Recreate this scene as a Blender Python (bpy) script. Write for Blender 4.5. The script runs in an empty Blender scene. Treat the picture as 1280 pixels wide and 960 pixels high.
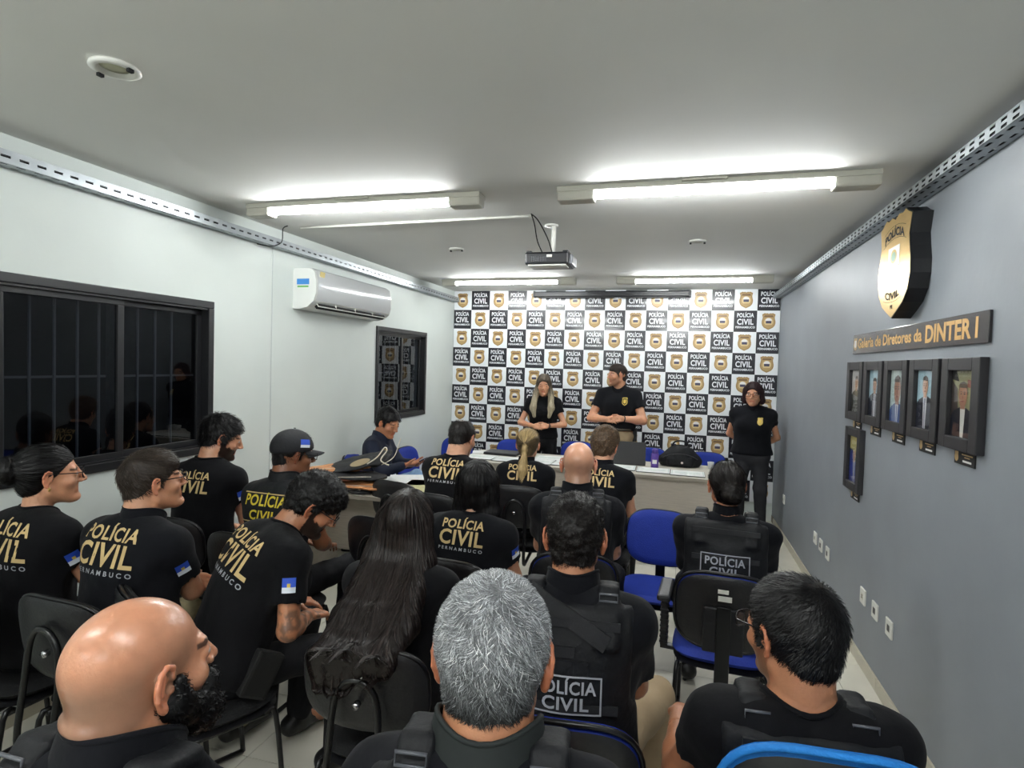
import bpy, bmesh, math, random
import numpy as np
from mathutils import Vector, Matrix
from mathutils.bvhtree import BVHTree

S = bpy.context.scene
COL = S.collection
rng = random.Random(7)
NR = np.random.RandomState(5)
PI = math.pi

# ---------------------------------------------------------------- camera, world, exposure
ROOM_L, ROOM_R, ROOM_B, ROOM_N, ROOM_H = -2.925, 1.127, 7.37, -3.6, 2.714
CAM_YAW, CAM_PITCH, CAM_ROLL, CAM_F = 0.27563, -0.03355, 0.02876, 728.35


def cam_axes():
    cy, sy = math.cos(CAM_YAW), math.sin(CAM_YAW)
    cp, sp = math.cos(CAM_PITCH), math.sin(CAM_PITCH)
    w = Vector((-sy * cp, cy * cp, sp))
    r = Vector((cy, sy, 0))
    u = r.cross(w)
    c, s = math.cos(CAM_ROLL), math.sin(CAM_ROLL)
    return c * r + s * u, -s * r + c * u, w


_r, _u, _w = cam_axes()
cam = bpy.data.cameras.new('camera')
cam.sensor_width = 36.0
cam.lens = CAM_F / 1280 * 36.0
cam.clip_start = 0.02
camo = bpy.data.objects.new('camera', cam)
camo.matrix_world = Matrix(((_r.x, _u.x, -_w.x, 0), (_r.y, _u.y, -_w.y, 0), (_r.z, _u.z, -_w.z, 1.75), (0, 0, 0, 1)))
COL.objects.link(camo)
S.camera = camo
wd = bpy.data.worlds.new('night')
S.world = wd
wd.use_nodes = True
wd.node_tree.nodes['Background'].inputs[0].default_value = (0.02, 0.022, 0.028, 1)
wd.node_tree.nodes['Background'].inputs[1].default_value = 0.3
S.view_settings.view_transform = 'Standard'
S.view_settings.look = 'None'
S.view_settings.exposure = 0.85
S.view_settings.gamma = 1.0
S.view_settings.use_curve_mapping = False
TUBE_POWER = 60.0

# ---------------------------------------------------------------- materials
MATS = {}


def srgb(r, g=None, b=None):
    if g is None:
        r, g, b = r
    return tuple((v / 255 / 12.92) if v / 255 <= 0.04045 else ((v / 255 + 0.055) / 1.055) ** 2.4 for v in (r, g, b))


def mat(name, col, rough=0.6, metal=0.0, spec=0.5, var=0.0, vscale=8.0, bump=0.0, bscale=60.0, coat=0.0,
        sheen=0.0, sss=0.0, attr=False, emit=0.0, trans=0.0, stretch=None, coatr=0.08):
    if name in MATS:
        return MATS[name]
    m = bpy.data.materials.new(name)
    m.use_nodes = True
    nt = m.node_tree
    N, L = nt.nodes, nt.links
    b = N['Principled BSDF']
    c = tuple(col) + (1,)
    b.inputs['Base Color'].default_value = c
    b.inputs['Roughness'].default_value = rough
    b.inputs['Metallic'].default_value = metal
    b.inputs['Specular IOR Level'].default_value = spec
    b.inputs['Coat Weight'].default_value = coat
    b.inputs['Coat Roughness'].default_value = coatr
    b.inputs['Sheen Weight'].default_value = sheen
    b.inputs['Transmission Weight'].default_value = trans
    if sss:
        b.inputs['Subsurface Weight'].default_value = sss
        b.inputs['Subsurface Radius'].default_value = (1.0, 0.35, 0.2)
        b.inputs['Subsurface Scale'].default_value = 0.008
    if emit:
        b.inputs['Emission Color'].default_value = c
        b.inputs['Emission Strength'].default_value = emit
    tc = N.new('ShaderNodeTexCoord')
    mp = N.new('ShaderNodeMapping')
    L.new(tc.outputs['Object'], mp.inputs['Vector'])
    if stretch:
        mp.inputs['Scale'].default_value = stretch
    src = None
    if attr:
        a = N.new('ShaderNodeAttribute')
        a.attribute_name = 'Col'
        src = a.outputs['Color']
    if var:
        nz = N.new('ShaderNodeTexNoise')
        nz.inputs['Scale'].default_value = vscale
        nz.inputs['Detail'].default_value = 5
        L.new(mp.outputs['Vector'], nz.inputs['Vector'])
        mr = N.new('ShaderNodeMapRange')
        mr.inputs['From Min'].default_value = 0.25
        mr.inputs['From Max'].default_value = 0.75
        mr.inputs['To Min'].default_value = 1 - var
        mr.inputs['To Max'].default_value = 1 + var
        L.new(nz.outputs['Fac'], mr.inputs['Value'])
        mx = N.new('ShaderNodeVectorMath')
        mx.operation = 'SCALE'
        L.new(mr.outputs['Result'], mx.inputs['Scale'])
        if src:
            L.new(src, mx.inputs[0])
        else:
            mx.inputs[0].default_value = tuple(col)
        src = mx.outputs['Vector']
    if src:
        L.new(src, b.inputs['Base Color'])
    if bump:
        n2 = N.new('ShaderNodeTexNoise')
        n2.inputs['Scale'].default_value = bscale
        n2.inputs['Detail'].default_value = 6
        L.new(mp.outputs['Vector'], n2.inputs['Vector'])
        bp = N.new('ShaderNodeBump')
        bp.inputs['Strength'].default_value = bump
        bp.inputs['Distance'].default_value = 0.01
        L.new(n2.outputs['Fac'], bp.inputs['Height'])
        L.new(bp.outputs['Normal'], b.inputs['Normal'])
    MATS[name] = m
    return m


def glass_mat(name, tint, refl=1.0, rough=0.0):
    if name in MATS:
        return MATS[name]
    m = bpy.data.materials.new(name)
    m.use_nodes = True
    nt = m.node_tree
    N, L = nt.nodes, nt.links
    N.remove(N['Principled BSDF'])
    tr = N.new('ShaderNodeBsdfTransparent')
    tr.inputs[0].default_value = tuple(tint) + (1,)
    gl = N.new('ShaderNodeBsdfGlossy')
    gl.inputs[0].default_value = (refl, refl, refl, 1)
    gl.inputs['Roughness'].default_value = rough
    fr = N.new('ShaderNodeFresnel')
    fr.inputs[0].default_value = 1.5
    mx = N.new('ShaderNodeMixShader')
    geo = N.new('ShaderNodeNewGeometry')
    inv = N.new('ShaderNodeMath')
    inv.operation = 'SUBTRACT'
    inv.inputs[0].default_value = 1.0
    L.new(geo.outputs['Backfacing'], inv.inputs[1])
    mul = N.new('ShaderNodeMath')
    mul.operation = 'MULTIPLY'
    L.new(fr.outputs[0], mul.inputs[0])
    L.new(inv.outputs[0], mul.inputs[1])
    L.new(mul.outputs[0], mx.inputs[0])
    L.new(tr.outputs[0], mx.inputs[1])
    L.new(gl.outputs[0], mx.inputs[2])
    L.new(mx.outputs[0], N['Material Output'].inputs[0])
    MATS[name] = m
    return m


# ---------------------------------------------------------------- object helpers
def link(name, me, mats=(), parent=None, smooth=False, loc=None, rot=None):
    for m in (mats if isinstance(mats, (list, tuple)) else [mats]):
        me.materials.append(m)
    o = bpy.data.objects.new(name, me)
    COL.objects.link(o)
    if parent:
        o.parent = parent
    if loc is not None:
        o.location = loc
    if rot is not None:
        o.rotation_euler = rot
    if smooth:
        me.polygons.foreach_set('use_smooth', [True] * len(me.polygons))
    return o


def tag(o, label=None, cat=None, group=None, kind=None):
    if label:
        o['label'] = label
    if cat:
        o['category'] = cat
    if group:
        o['group'] = group
    if kind:
        o['kind'] = kind
    return o


def thing(name, label, cat, loc=(0, 0, 0), rz=0.0, group=None):
    o = bpy.data.objects.new(name, None)
    o.empty_display_size = 0.1
    COL.objects.link(o)
    o.location = loc
    o.rotation_euler = (0, 0, rz)
    return tag(o, label, cat, group)


class MB:
    """collects shapes with material slots, builds one mesh object"""

    def __init__(s):
        s.v, s.f, s.mi, s.sm = [], [], [], []

    def add(s, vs, fs, mi=0, smooth=False):
        n = len(s.v)
        s.v += [tuple(v) for v in vs]
        s.f += [tuple(i + n for i in f) for f in fs]
        s.mi += [mi] * len(fs)
        s.sm += [smooth] * len(fs)
        return s

    def box(s, c, half, rot=None, bev=0.0, mi=0):
        cx, cy, cz = c
        hx, hy, hz = half
        if bev > 0:
            b = min(bev, hx * .99, hy * .99, hz * .99)
            bm = bmesh.new()
            bmesh.ops.create_cube(bm, size=2)
            for v in bm.verts:
                v.co = Vector((v.co.x * hx, v.co.y * hy, v.co.z * hz))
            bmesh.ops.bevel(bm, geom=bm.edges[:], offset=b, segments=2, affect='EDGES', profile=.6)
            vs = [v.co.copy() for v in bm.verts]
            bm.verts.index_update()
            fs = [[v.index for v in f.verts] for f in bm.faces]
            bm.free()
        else:
            vs = [Vector((x * hx, y * hy, z * hz)) for x in (-1, 1) for y in (-1, 1) for z in (-1, 1)]
            fs = [(0, 1, 3, 2), (4, 6, 7, 5), (0, 4, 5, 1), (2, 3, 7, 6), (0, 2, 6, 4), (1, 5, 7, 3)]
        if rot is not None:
            R_ = rot if isinstance(rot, Matrix) else Matrix.Rotation(rot, 3, 'Z')
            vs = [R_ @ v for v in vs]
        vs = [v + Vector(c) for v in vs]
        return s.add(vs, fs, mi, False)

    def tube(s, pts, r, n=8, mi=0, close=False, rr=None):
        pts = [Vector(p) for p in pts]
        m = len(pts)
        vs, fs = [], []
        nrm = None
        for i, p in enumerate(pts):
            if close:
                t = pts[(i + 1) % m] - pts[i - 1]
            else:
                t = pts[min(i + 1, m - 1)] - pts[max(i - 1, 0)]
            t.normalize()
            if nrm is None:
                nrm = t.orthogonal().normalized()
            nrm = (nrm - t * nrm.dot(t)).normalized()
            bi = t.cross(nrm)
            ri = rr[i] if rr else r
            for k in range(n):
                a = 2 * PI * k / n
                vs.append(p + (nrm * math.cos(a) + bi * math.sin(a)) * ri)
        for i in range(m if close else m - 1):
            j = (i + 1) % m
            for k in range(n):
                fs.append((i * n + k, i * n + (k + 1) % n, j * n + (k + 1) % n, j * n + k))
        if not close:
            fs.append(tuple(range(n - 1, -1, -1)))
            fs.append(tuple((m - 1) * n + k for k in range(n)))
        return s.add(vs, fs, mi, True)

    def prism(s, poly, z0, z1, M=None, mi=0, mi_side=None, inner=None):
        n = len(poly)
        vs = [Vector((x, y, z0)) for x, y in poly] + [Vector((x, y, z1)) for x, y in poly]
        if M is not None:
            vs = [M @ v for v in vs]
        s.add(vs, [tuple(range(n, 2 * n))], mi)
        s.add(vs, [tuple(range(n - 1, -1, -1))] + [(i, (i + 1) % n, n + (i + 1) % n, n + i) for i in range(n)],
              mi if mi_side is None else mi_side)
        return s

    def lathe(s, prof, c=(0, 0, 0), n=20, mi=0):
        vs, fs = [], []
        for r, z in prof:
            for k in range(n):
                a = 2 * PI * k / n
                vs.append(Vector((c[0] + r * math.cos(a), c[1] + r * math.sin(a), c[2] + z)))
        for i in range(len(prof) - 1):
            for k in range(n):
                fs.append((i * n + k, i * n + (k + 1) % n, (i + 1) * n + (k + 1) % n, (i + 1) * n + k))
        fs.append(tuple(range(n - 1, -1, -1)))
        fs.append(tuple((len(prof) - 1) * n + k for k in range(n)))
        return s.add(vs, fs, mi, True)

    def mesh(s, name='m'):
        me = bpy.data.meshes.new(name)
        me.from_pydata(s.v, [], s.f)
        me.polygons.foreach_set('material_index', s.mi)
        me.polygons.foreach_set('use_smooth', s.sm)
        me.update()
        return me

    def build(s, name, mats, parent=None, loc=None, rot=None):
        me = s.mesh(name)
        return link(name, me, mats, parent, False, loc, rot)


def struct(o):
    o['kind'] = 'structure'
    return o


def smooth_path(pts, k=6):
    P = [Vector(p) for p in pts]
    out = []
    for i in range(len(P) - 1):
        p0, p1, p2, p3 = P[max(i - 1, 0)], P[i], P[i + 1], P[min(i + 2, len(P) - 1)]
        for j in range(k):
            t = j / k
            out.append(.5 * ((2 * p1) + (p2 - p0) * t + (2 * p0 - 5 * p1 + 4 * p2 - p3) * t * t + (-p0 + 3 * p1 - 3 * p2 + p3) * t ** 3))
    out.append(P[-1])
    return out


def rounded_plate(w, h, t, p=4.0, curve=0.0, rings=5, n=36, both=True, bend_h=0.0):
    """cushion in the x-z plane, thickness along y, centred"""
    vs, fs = [], []
    prof = [(0.0, 1.0), (.45, .98), (.75, .9), (.92, .68), (1.0, 0.0)]

    def pt(sc, k, side, th):
        a = 2 * PI * k / n
        c, s_ = math.cos(a), math.sin(a)
        x = math.copysign(abs(c) ** (2 / p), c) * w / 2 * sc
        z = math.copysign(abs(s_) ** (2 / p), s_) * h / 2 * sc
        y = side * th * t / 2 + curve * (x / (w / 2)) ** 2 + bend_h * (z / (h / 2)) ** 2
        return (x, y, z)
    for side in (1, -1):
        base = len(vs)
        vs.append((0, side * t / 2, 0))
        for sc, th in prof[1:]:
            for k in range(n):
                vs.append(pt(sc, k, side, th))
        for k in range(n):
            f = (base, base + 1 + k, base + 1 + (k + 1) % n)
            fs.append(f if side < 0 else f[::-1])
        for r in range(len(prof) - 2):
            for k in range(n):
                a, b_ = base + 1 + r * n + k, base + 1 + r * n + (k + 1) % n
                f = (a, a + n, b_ + n, b_)
                fs.append(f if side < 0 else f[::-1])
    return vs, fs


# ---------------------------------------------------------------- lettering
_fc = {}


def text_mesh(txt, size=1.0, bold=0.02, spacing=1.0, xs=1.0, shear=0.0):
    """2-D mesh of a line of text, centred on x, baseline 0; height 'size' is the cap height"""
    key = (txt, bold, spacing, shear)
    if key not in _fc:
        c = bpy.data.curves.new('lettering', 'FONT')
        c.body = txt
        c.offset = bold
        c.space_character = spacing
        c.shear = shear
        c.resolution_u = 3
        o = bpy.data.objects.new('lettering', c)
        m = o.to_mesh()
        V = np.array([v.co[:2] for v in m.vertices])
        F = [tuple(p.vertices) for p in m.polygons]
        o.to_mesh_clear()
        bpy.data.objects.remove(o)
        c2 = bpy.data.curves.new('lettering', 'FONT')
        c2.body = 'I'
        c2.offset = bold
        o = bpy.data.objects.new('lettering', c2)
        m = o.to_mesh()
        cap = max(v.co.y for v in m.vertices)
        o.to_mesh_clear()
        bpy.data.objects.remove(o)
        V[:, 0] -= (V[:, 0].min() + V[:, 0].max()) / 2
        _fc[key] = (V / cap, F)
    V, F = _fc[key]
    V = V * size
    V = V.copy()
    V[:, 0] *= xs
    return V, F


def fit_text(txt, width, height, bold=0.03, spacing=1.0):
    V, F = text_mesh(txt, 1.0, bold, spacing)
    w = V[:, 0].max() - V[:, 0].min()
    V = V.copy()
    V[:, 0] *= width / w
    V[:, 1] *= height
    return V, F


# ---------------------------------------------------------------- signed-distance modelling
class SDF:
    def __init__(s, lo, hi, h, disp=None):
        s.lo = np.array(lo, float)
        s.h = h
        s.n = np.maximum(np.ceil((np.array(hi) - s.lo) / h).astype(int) + 1, 4)
        s.ax = [s.lo[i] + h * np.arange(s.n[i]) for i in range(3)]
        s.f = np.full(s.n, 0.06, dtype=np.float32)

    def _sub(s, lo, hi):
        a = np.clip(np.floor((lo - s.lo) / s.h).astype(int), 0, s.n)
        b = np.clip(np.ceil((hi - s.lo) / s.h).astype(int) + 1, 0, s.n)
        if np.any(b - a <= 0):
            return None
        sl = tuple(slice(a[i], b[i]) for i in range(3))
        X = s.ax[0][sl[0]][:, None, None]
        Y = s.ax[1][sl[1]][None, :, None]
        Z = s.ax[2][sl[2]][None, None, :]
        return sl, X, Y, Z

    def _apply(s, sl, d, k, op):
        f = s.f[sl]
        d = d.astype(np.float32)
        if op == '+':
            if k > 0:
                hh = np.maximum(k - np.abs(f - d), 0)
                s.f[sl] = np.minimum(f, d) - hh * hh * (.25 / k)
            else:
                s.f[sl] = np.minimum(f, d)
        else:
            d = -d
            if k > 0:
                hh = np.maximum(k - np.abs(f - d), 0)
                s.f[sl] = np.maximum(f, d) + hh * hh * (.25 / k)
            else:
                s.f[sl] = np.maximum(f, d)

    def cap(s, a, b, ra, rb, k=.02, op='+', flat=None):
        """tapered capsule"""
        a = np.array(a, float)
        b = np.array(b, float)
        m = max(ra, rb) + k + .06
        q = s._sub(np.minimum(a, b) - m, np.maximum(a, b) + m)
        if q is None:
            return
        sl, X, Y, Z = q
        ab = b - a
        L2 = max(ab @ ab, 1e-9)
        t = np.clip(((X - a[0]) * ab[0] + (Y - a[1]) * ab[1] + (Z - a[2]) * ab[2]) / L2, 0, 1)
        d = np.sqrt((X - a[0] - ab[0] * t) ** 2 + (Y - a[1] - ab[1] * t) ** 2 + (Z - a[2] - ab[2] * t) ** 2) - (ra + (rb - ra) * t)
        s._apply(sl, d, k, op)

    def ell(s, c, rad, R=None, k=.02, op='+'):
        c = np.array(c, float)
        rad = np.array(rad, float)
        m = rad.max() + k + .06
        q = s._sub(c - m, c + m)
        if q is None:
            return
        sl, X, Y, Z = q
        X, Y, Z = X - c[0], Y - c[1], Z - c[2]
        if R is None:
            R = np.eye(3)
        u = (X * R[0, 0] + Y * R[1, 0] + Z * R[2, 0]) / rad[0]
        v = (X * R[0, 1] + Y * R[1, 1] + Z * R[2, 1]) / rad[1]
        w = (X * R[0, 2] + Y * R[1, 2] + Z * R[2, 2]) / rad[2]
        k0 = np.sqrt(u * u + v * v + w * w)
        k1 = np.sqrt((u / rad[0]) ** 2 + (v / rad[1]) ** 2 + (w / rad[2]) ** 2)
        d = k0 * (k0 - 1) / np.maximum(k1, 1e-6)
        s._apply(sl, d, k, op)

    def box(s, c, half, R=None, rnd=.01, k=.01, op='+'):
        c = np.array(c, float)
        half = np.array(half, float)
        m = np.linalg.norm(half) + k + .04
        q = s._sub(c - m, c + m)
        if q is None:
            return
        sl, X, Y, Z = q
        X, Y, Z = X - c[0], Y - c[1], Z - c[2]
        if R is None:
            R = np.eye(3)
        u = np.abs(X * R[0, 0] + Y * R[1, 0] + Z * R[2, 0]) - half[0] + rnd
        v = np.abs(X * R[0, 1] + Y * R[1, 1] + Z * R[2, 1]) - half[1] + rnd
        w = np.abs(X * R[0, 2] + Y * R[1, 2] + Z * R[2, 2]) - half[2] + rnd
        d = np.sqrt(np.maximum(u, 0) ** 2 + np.maximum(v, 0) ** 2 + np.maximum(w, 0) ** 2) + np.minimum(np.maximum(u, np.maximum(v, w)), 0) - rnd
        s._apply(sl, d, k, op)

    def plane(s, c, n, k=.0):
        """keep the side the normal points away from (n points out of the kept part)"""
        n = np.array(n, float)
        n /= np.linalg.norm(n)
        d = (s.ax[0][:, None, None] - c[0]) * n[0] + (s.ax[1][None, :, None] - c[1]) * n[1] + (s.ax[2][None, None, :] - c[2]) * n[2]
        f = s.f
        d = np.broadcast_to(d, f.shape).astype(np.float32)
        if k > 0:
            hh = np.maximum(k - np.abs(f - d), 0)
            s.f = np.maximum(f, d) + hh * hh * (.25 / k)
        else:
            s.f = np.maximum(f, d)

    def noise(s, amp, freq, seed=0, n=5, aniso=(1, 1, 1)):
        r = np.random.RandomState(seed)
        X = s.ax[0][:, None, None]
        Y = s.ax[1][None, :, None]
        Z = s.ax[2][None, None, :]
        acc = np.zeros(s.f.shape, np.float32)
        for i in range(n):
            d = r.normal(size=3) * np.array(aniso)
            d = d / np.linalg.norm(d) * freq * r.uniform(.6, 1.7)
            d2 = r.normal(size=3)
            d2 = d2 / np.linalg.norm(d2) * freq * .5
            ph = r.uniform(0, 6.28, 2)
            acc += np.sin(X * d[0] + Y * d[1] + Z * d[2] + ph[0] + 1.3 * np.sin(X * d2[0] + Y * d2[1] + Z * d2[2] + ph[1]))
        s.f = s.f + acc * (amp / math.sqrt(n))

    def sample(s, P):
        q = (P - s.lo) / s.h
        q = np.clip(q, 0, s.n - 1.001)
        i = np.floor(q).astype(int)
        t = q - i
        out = 0
        for dx in (0, 1):
            for dy in (0, 1):
                for dz in (0, 1):
                    wt = (t[:, 0] if dx else 1 - t[:, 0]) * (t[:, 1] if dy else 1 - t[:, 1]) * (t[:, 2] if dz else 1 - t[:, 2])
                    out = out + wt * s.f[i[:, 0] + dx, i[:, 1] + dy, i[:, 2] + dz]
        return out

    def grad(s, P):
        e = s.h * .7
        g = np.stack([s.sample(P + np.array(d) * e) - s.sample(P - np.array(d) * e) for d in ((1, 0, 0), (0, 1, 0), (0, 0, 1))], 1)
        return g / np.maximum(np.linalg.norm(g, axis=1, keepdims=True), 1e-9)

    def surface(s):
        f = s.f
        # close at the border
        f = f.copy()
        for a in range(3):
            ix = [slice(None)] * 3
            ix[a] = 0
            f[tuple(ix)] = np.maximum(f[tuple(ix)], 1e-4)
            ix[a] = -1
            f[tuple(ix)] = np.maximum(f[tuple(ix)], 1e-4)
        S_ = f < 0
        c = np.zeros(tuple(s.n - 1), np.int8)
        for dx in (0, 1):
            for dy in (0, 1):
                for dz in (0, 1):
                    c += S_[dx:s.n[0] - 1 + dx, dy:s.n[1] - 1 + dy, dz:s.n[2] - 1 + dz]
        act = (c > 0) & (c < 8)
        I = np.argwhere(act)
        if len(I) == 0:
            return np.zeros((0, 3)), np.zeros((0, 4), int)
        idx = np.full(act.shape, -1, np.int64)
        idx[act] = np.arange(len(I))
        acc = np.zeros((len(I), 3))
        cnt = np.zeros(len(I))
        corners = [(dx, dy, dz) for dx in (0, 1) for dy in (0, 1) for dz in (0, 1)]
        cv = {d: f[I[:, 0] + d[0], I[:, 1] + d[1], I[:, 2] + d[2]] for d in corners}
        for d in corners:
            for a in range(3):
                if d[a] == 0:
                    e = list(d)
                    e[a] = 1
                    e = tuple(e)
                    v0, v1 = cv[d], cv[e]
                    m = (v0 < 0) != (v1 < 0)
                    t = np.where(m, v0 / np.where(m, v0 - v1, 1), 0)
                    p = np.tile(np.array(d, float), (len(I), 1))
                    p[:, a] += t
                    acc += p * m[:, None]
                    cnt += m
        V = s.lo + (I + acc / cnt[:, None]) * s.h
        quads = []
        for a in range(3):
            b_, c_ = (a + 1) % 3, (a + 2) % 3
            sl0 = [slice(None)] * 3
            sl1 = [slice(None)] * 3
            sl0[a] = slice(0, -1)
            sl1[a] = slice(1, None)
            m = S_[tuple(sl0)] != S_[tuple(sl1)]
            E_ = np.argwhere(m)
            ok = (E_[:, b_] > 0) & (E_[:, c_] > 0) & (E_[:, b_] < s.n[b_] - 1) & (E_[:, c_] < s.n[c_] - 1)
            E_ = E_[ok]
            if len(E_) == 0:
                continue
            ins = S_[E_[:, 0], E_[:, 1], E_[:, 2]]

            def g(db, dc):
                q = E_.copy()
                q[:, b_] += db
                q[:, c_] += dc
                return idx[q[:, 0], q[:, 1], q[:, 2]]
            Q = np.stack([g(-1, -1), g(0, -1), g(0, 0), g(-1, 0)], 1)
            Q[~ins] = Q[~ins][:, ::-1]
            quads.append(Q)
        return V, np.concatenate(quads)


def np_mesh(name, V, Q, cols=None, smooth=True, relax=0):
    me = bpy.data.meshes.new(name)
    k = Q.shape[1]
    me.vertices.add(len(V))
    me.vertices.foreach_set('co', np.asarray(V, np.float32).ravel())
    me.loops.add(Q.size)
    me.loops.foreach_set('vertex_index', Q.astype(np.int32).ravel())
    me.polygons.add(len(Q))
    me.polygons.foreach_set('loop_start', np.arange(0, Q.size, k, dtype=np.int32))
    me.polygons.foreach_set('use_smooth', np.full(len(Q), smooth))
    me.update()
    me.validate()
    if cols is not None:
        at = me.color_attributes.new('Col', 'FLOAT_COLOR', 'POINT')
        c4 = np.ones((len(V), 4), np.float32)
        c4[:, :3] = cols
        at.data.foreach_set('color', c4.ravel())
    return me


def relax(V, Q, it=1, lam=.5):
    for _ in range(it):
        acc = np.zeros_like(V)
        cnt = np.zeros(len(V))
        for i in range(4):
            for j in ((i + 1) % 4,):
                np.add.at(acc, Q[:, i], V[Q[:, j]])
                np.add.at(acc, Q[:, j], V[Q[:, i]])
                np.add.at(cnt, Q[:, i], 1)
                np.add.at(cnt, Q[:, j], 1)
        V = V * (1 - lam) + lam * acc / np.maximum(cnt, 1)[:, None]
    return V


def rotm(rx=0, ry=0, rz=0):
    """numpy rotation Rz*Rx*Ry, degrees"""
    m = Matrix.Rotation(math.radians(rz), 3, 'Z') @ Matrix.Rotation(math.radians(rx), 3, 'X') @ Matrix.Rotation(math.radians(ry), 3, 'Y')
    return np.array(m)


# ================================================================ THE ROOM
XL, XR, YB, YN, H = ROOM_L, ROOM_R, ROOM_B, ROOM_N, ROOM_H
m_wall_l = mat('white wall paint', srgb(218, 225, 221), .55, var=.03, vscale=2.2, bump=.05, bscale=40)
m_wall_r = mat('grey wall paint', srgb(136, 142, 149), .5, var=.06, vscale=3.0, bump=.06, bscale=30)
m_ceil = mat('ceiling plaster', srgb(232, 232, 228), .75, var=.025, vscale=1.5, bump=.04, bscale=20)
m_tile = mat('floor tile', srgb(226, 222, 208), .25, var=.05, vscale=5.0)
m_grout = mat('grout', srgb(140, 134, 122), .9)
m_base = mat('skirting tile', srgb(196, 190, 172), .3, var=.08, vscale=9)
m_black = mat('black paint', srgb(24, 24, 27), .4, var=.1, vscale=30)
m_frame = mat('window frame paint', srgb(26, 27, 30), .38, var=.15, vscale=12, bump=.06, bscale=25)
m_steel = mat('galvanised steel', srgb(172, 178, 182), .38, metal=.75, var=.12, vscale=14)
m_white = mat('white plastic', srgb(225, 225, 218), .4)
m_cream = mat('cream enamel', srgb(205, 203, 188), .45)
m_dark = mat('dark plastic', srgb(22, 23, 28), .35)
m_slot = mat('slot black', srgb(8, 8, 9), .7)
m_chrome = mat('chrome', srgb(200, 200, 205), .2, metal=1)

# floor with separate tiles
b = MB()
b.box(((XL + XR) / 2, (YB + YN) / 2, -.06), ((XR - XL) / 2 + .15, (YB - YN) / 2 + .15, .057))
floor = struct(b.build('floor', m_grout))
TS = .45
tile_me = {}
xs = [XL]
x = .95
while x - TS > XL:
    x -= TS
x0 = x
xs = [XL] + [x0 + i * TS for i in range(20) if x0 + i * TS < XR - .02] + [XR]
y = 3.9
while y > YN:
    y -= TS
ys = [YN] + [y + i * TS for i in range(1, 40) if y + i * TS < YB - .02] + [YB]
for i in range(len(xs) - 1):
    for j in range(len(ys) - 1):
        w_, d_ = xs[i + 1] - xs[i], ys[j + 1] - ys[j]
        key = (round(w_, 3), round(d_, 3))
        if key not in tile_me:
            t = MB()
            t.box((0, 0, 0), (w_ / 2 - .0015, d_ / 2 - .0015, .003), bev=.001)
            me = t.mesh('floor_tile')
            me.materials.append(m_tile)
            tile_me[key] = me
        o = bpy.data.objects.new('floor_tile', tile_me[key])
        COL.objects.link(o)
        o.parent = floor
        o.location = ((xs[i] + xs[i + 1]) / 2, (ys[j] + ys[j + 1]) / 2, -.003)

struct(MB().box(((XL + XR) / 2, (YB + YN) / 2, H + .05), ((XR - XL) / 2 + .15, (YB - YN) / 2 + .15, .05)).build('ceiling', m_ceil))
struct(MB().box(((XL + XR) / 2, YB + .075, H / 2), ((XR - XL) / 2 + .15, .075, H / 2)).build('wall_back', m_wall_l))
struct(MB().box(((XL + XR) / 2, YN - .075, H / 2), ((XR - XL) / 2 + .15, .075, H / 2)).build('wall_rear', m_wall_l))
struct(MB().box((XR + .075, (YB + YN) / 2, H / 2), (.075, (YB - YN) / 2, H / 2)).build('wall_right', m_wall_r))
# left wall with two window openings
W1 = (1.83, 3.13, 1.12, 2.10)
W2 = (5.27, 6.48, 1.12, 2.10)
wl = MB()
TH = .15


def seg(y0, y1, z0, z1):
    wl.box((XL - TH / 2, (y0 + y1) / 2, (z0 + z1) / 2), (TH / 2, (y1 - y0) / 2, (z1 - z0) / 2))


seg(YN, W1[0], 0, H)
seg(W1[1], W2[0], 0, H)
seg(W2[1], YB, 0, H)
for W in (W1, W2):
    seg(W[0], W[1], 0, W[2])
    seg(W[0], W[1], W[3], H)
struct(wl.build('wall_left', m_wall_l))
struct(MB().box((XL + .002, 3.70, 1.33), (.002, .004, 1.25)).build('trim_1', mat('wall joint', srgb(196, 202, 200), .6)))
# the alley outside the windows
struct(MB().box((XL - 1.6, 3.5, .9), (.1, 6, 2.6)).build('exterior_wall', mat('alley wall', srgb(30, 32, 35), .9, var=.4, vscale=4)))

# skirting made of tile pieces
for side, xx, nm in ((1, XL + .006, 'baseboard_left'), (-1, XR - .006, 'baseboard_right')):
    core = struct(MB().box((xx - side * .004, (YB + YN) / 2, .037), (.002, (YB - YN) / 2, .037)).build(nm, m_grout))
    me = MB().box((0, 0, 0), (.006, TS / 2 - .0015, .037), bev=.002).mesh('skirting_tile')
    me.materials.append(m_base)
    for i in range(int((YB - YN) / TS)):
        o = bpy.data.objects.new('skirting_tile', me)
        COL.objects.link(o)
        o.parent = core
        o.location = (xx, YN + TS * (i + .5), .0375)

# ---------------------------------------------------------------- windows
m_glass = glass_mat('night window glass', (.55, .58, .62), 1.0, .0)


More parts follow.
